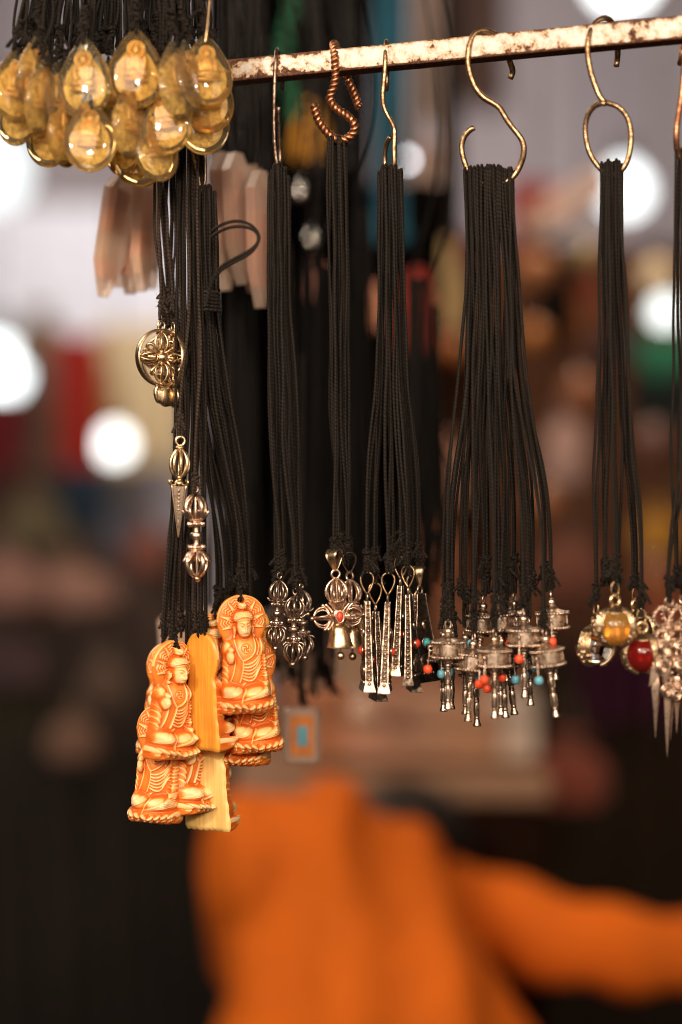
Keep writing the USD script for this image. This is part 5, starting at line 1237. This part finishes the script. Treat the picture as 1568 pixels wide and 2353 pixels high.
for k, (u, v, d, yaw, roll, label) in enumerate(AM):
    r2 = np.random.default_rng(300 + k)
    d += 0.012
    org = P(u, v, d)
    T = thing('amulet_necklace', label, 'necklace', org)
    ps = []
    ut = 255 + (u - 255) * 0.92 + r2.uniform(-14, 14)
    for sd in (-1, 1):
        ps.append(curve([np.array([sd * 0.0007, 0, 0.003]), P(u + sd * 3 + r2.uniform(-6, 6), v - 28, d + .003) - org, P((u + ut) / 2 + sd * 4 + r2.uniform(-16, 16), v * 0.45 - 10, d + .008) - org, P(ut + sd * 4 + r2.uniform(-10, 10), -70, d + .012) - org, P(ut + sd * 3, -330, d + .012) - org], 30))
    m_, uv = cords(ps); part(T, 'cord', m_, 'black_cord', True, uv=uv)
    kp = knot_paths(P(u + r2.uniform(-4, 4), v - r2.uniform(20, 44), d + .002) - org, None, seed=k + 900, tails=3) + knot_paths(P(u + r2.uniform(-10, 10), v - r2.uniform(50, 80), d + .004) - org, None, seed=k + 950, tails=3)
    m_, uv = cords(kp, CR, 6); part(T, 'knot', m_, 'black_cord', True, uv=uv)
    pendant(T, 'amulet', yaw, roll, r2.uniform(-4, 6), scale=r2.uniform(0.96, 1.12), off=(0, 0, -0.0038))
T = thing('tie_wire', 'thin brown wire coming down from above to the right end of the amulets', 'wire', P(482, 80, 1.0))
part(T, 'wire', tube(curve([P(u, v, d) - P(482, 80, 1.0) for u, v, d in [(472, 100, 1.0), (475, 76, 1.0), (482, 0, 1.004), (484, -120, 1.006)]], 12), 0.0012, 7), 'brass_wire')

# ------------------------------------------------------------------ second row, a hand's breadth behind: pink amulet cases and black cord bundles
def case(label, u, v0, v1, d, w, yaw, roll, cols):
    """A flat clear case, pointed below, with a slip of coloured pictures inside."""
    org = P(u, v0, d); h = (v1 - v0) * K * d
    T = thing('amulet_case', label, 'case', org)
    M = RY(-roll) @ RZ(yaw)
    o = [(-w * .16, 0), (w * .16, 0), (w * .5, -h * .14), (w * .44, -h * .72), (w * .06, -h), (-w * .06, -h), (-w * .44, -h * .72), (-w * .5, -h * .14)]
    part(T, 'case', MB().add(extrude(o, 0.0075), M), 'plastic_film', 20)
    y = -h * .13
    for c, q in zip(cols, (.16, .2, .22, .14)):
        part(T, 'picture_slip', MB().add(box((0, 0.0003 * (y * 100 % 3), y - h * q / 2), (w * .50, 0.0050, h * q * 1.0)), M), c, False); y -= h * q
    part(T, 'cord', tube([(0, 0, 0.002), (0, 0.003, 0.05), (0, 0.006, max(0.06, (v0 + 60) * K * d))], 0.0011, 6), 'black_cord')
    return T
R_, O_, G_ = 'picture_red', 'picture_orange', 'picture_gold'
case('leftmost clear amulet case with orange picture slip, pointed foot at the left', 284, 398, 686, 1.13, 0.024, 52, -9.5, (R_, O_, G_, O_))
case('second clear amulet case from the left, seen edgewise', 318, 398, 676, 1.15, 0.022, 64, -4, (R_, R_, O_, O_))
case('third clear amulet case from the left, beside the brown cords', 338, 398, 670, 1.14, 0.022, 66, -3, (R_, R_, O_, G_))
case('fourth clear amulet case from the left, mostly behind the brown cords', 352, 390, 664, 1.17, 0.021, 76, -1, (R_, O_, O_, G_))
case('slim clear amulet case between the first two at the left', 302, 404, 662, 1.16, 0.018, 70, -7, (R_, O_, G_, O_))
case('slim clear amulet case deep behind the brown cords', 330, 410, 650, 1.19, 0.018, 75, -3, (O_, R_, G_, O_))
case('slim clear amulet case between the first two right of the black strands', 524, 372, 640, 1.17, 0.018, 72, 2, (R_, O_, G_, O_))
case('slim clear amulet case left of the lowest pointed one', 584, 380, 655, 1.18, 0.018, 70, 1, (O_, R_, G_, O_))
case('clear amulet case just right of the black strands', 508, 350, 668, 1.15, 0.022, 62, 2, (R_, R_, O_, G_))
case('clear amulet case with a white glint, second right of the black strands', 540, 352, 655, 1.14, 0.024, 58, 3, (R_, O_, O_, G_))
case('clear amulet case third right of the black strands', 572, 384, 672, 1.16, 0.024, 60, 2, (R_, R_, O_, O_))
case('clear amulet case nearest the straight steel hook, with the lowest pointed foot', 596, 392, 708, 1.13, 0.022, 58, 0.5, (R_, O_, O_, O_))
case('beige amulet case behind the left carved figures', 402, 1400, 1580, 1.19, 0.024, 10, 0, (G_, G_, G_, G_))
case('beige amulet case behind the amber back of the carved figure', 486, 1395, 1570, 1.2, 0.026, -20, 0, (G_, G_, G_, G_))
case('pinkish amulet case behind the dark sceptres', 655, 1390, 1560, 1.30, 0.040, 20, 0, (R_, G_, R_, G_))
case('orange brown amulet case behind the bell charm', 735, 1400, 1590, 1.34, 0.045, -15, 0, (R_, R_, O_, G_))
case('pinkish amulet case behind the leftmost plaques', 818, 1420, 1600, 1.38, 0.04, 10, 0, (G_, R_, G_, G_))
T = thing('framed_amulet', 'square amulet in a clear rimmed frame, right of the lower carved figures', 'amulet', P(694, 1625, 1.2))
w, h = 0.026, 0.040
part(T, 'frame', box((0, 0, -h / 2), (w, 0.006, h), 0.0025), 'plastic_film', 30)
part(T, 'picture', box((0, -0.0024, -h / 2), (w * .62, 0.0030, h * .70), 0.0006), 'picture_orange', 20)
part(T, 'inner_picture', box((0.0005, -0.0038, -h * .5), (w * .30, 0.0016, h * .36), 0.0004), 'turquoise_bead', 20)
m_, uv = cords([np.array([[sd * .0008, 0.001, 0.001], [sd * .001, .001, .02], [sd * .001, .004, .08], [sd * .001, .01, .25]]) for sd in (-1, 1)] + knot_paths(np.array([0, 0, 0.012]), None, seed=4, tails=4)); part(T, 'cord', m_, 'black_cord', True, uv=uv)
BK = [(540, 640, 1390, 26, 1.22, 'dim black cord bundle behind, just right of the carved figure strands'), (578, 690, 1440, 24, 1.27, 'dim black cord bundle behind, left of the straight steel hook bundle'), (655, 560, 1560, 30, 1.26, 'dim black cord bundle behind the dark sceptre strands'), (712, 600, 1480, 34, 1.30, 'dim black cord bundle behind, between the first two hooks'),
      (742, 620, 1560, 26, 1.24, 'dim black cord bundle behind, left of the bell strands'), (828, 480, 1330, 34, 1.30, 'dim black cord bundle behind, right of the bell strands'), (962, 640, 1380, 36, 1.28, 'dim black cord bundle behind, right of the plaque strands'), (1000, 700, 1300, 22, 1.34, 'dim black cord bundle behind, near the widest bundle'), (790, 700, 1400, 40, 1.36, 'dim black cord bundle behind the bell strands')]
BK += [(90, -200, 120, 34, 1.035, 'black cord tangle above the left end of the golden amulets'), (180, -200, 110, 52, 1.03, 'black cord tangle above the left front-facing amulet'), (270, -200, 120, 52, 1.035, 'black cord tangle above the highest golden amulet'), (360, -200, 120, 52, 1.03, 'black cord tangle right of the highest golden amulet'), (436, -200, 115, 40, 1.035, 'black cord tangle above the right end of the golden amulets')]
for k, (u, v0, v1, w, d, label) in enumerate(BK):
    r2 = np.random.default_rng(70 + k); org = P(u, v1, d); ps = []
    T = thing('cord_bundle', label, 'cord bundle', org)
    far = v0 > 0
    for j in range(18 if far else 34):
        a_ = r2.uniform(-1, 1); e = r2.uniform(-.008, .008)
        ps.append(curve([P(u + w * a_ * 1.15, v1 - r2.uniform(0, 60), d + e) - org, P(u + w * a_ * 1.1 + r2.uniform(-8, 8), v1 - (250 if far else 90), d + e) - org, P(u + w * a_ * .8 + r2.uniform(-5, 5), (v0 + v1) / 2, d + e) - org, P(u + w * .55 * a_, v0 + 40, d + e * .4) - org, P(u + w * .42 * a_, v0 if far else v0 - 100, d) - org], 22))
    m_, uv = cords(ps, CR, 5); part(T, 'strands', m_, 'deep_black_cord', True, uv=uv, kind='stuff')
    if far: part(T, 'wire', tube(curve([P(u + 14, v0 + 12, d) - org, P(u, v0 + 14, d - .002) - org, P(u - 12, v0 - 10, d) - org, P(u - 2, v0 - 60, d) - org, P(u, -90, d) - org], 24), 0.0010, 6), 'deep_black_cord')
    kn = []
    for j in range(5): kn += knot_paths(P(u + r2.uniform(-w, w), v1 - r2.uniform(-5, 70), d + r2.uniform(-.006, .006)) - org, None, seed=k * 10 + j, tails=3)
    m_, uv = cords(kn, CR * 1.2, 5); part(T, 'knots', m_, 'deep_black_cord', True, uv=uv)
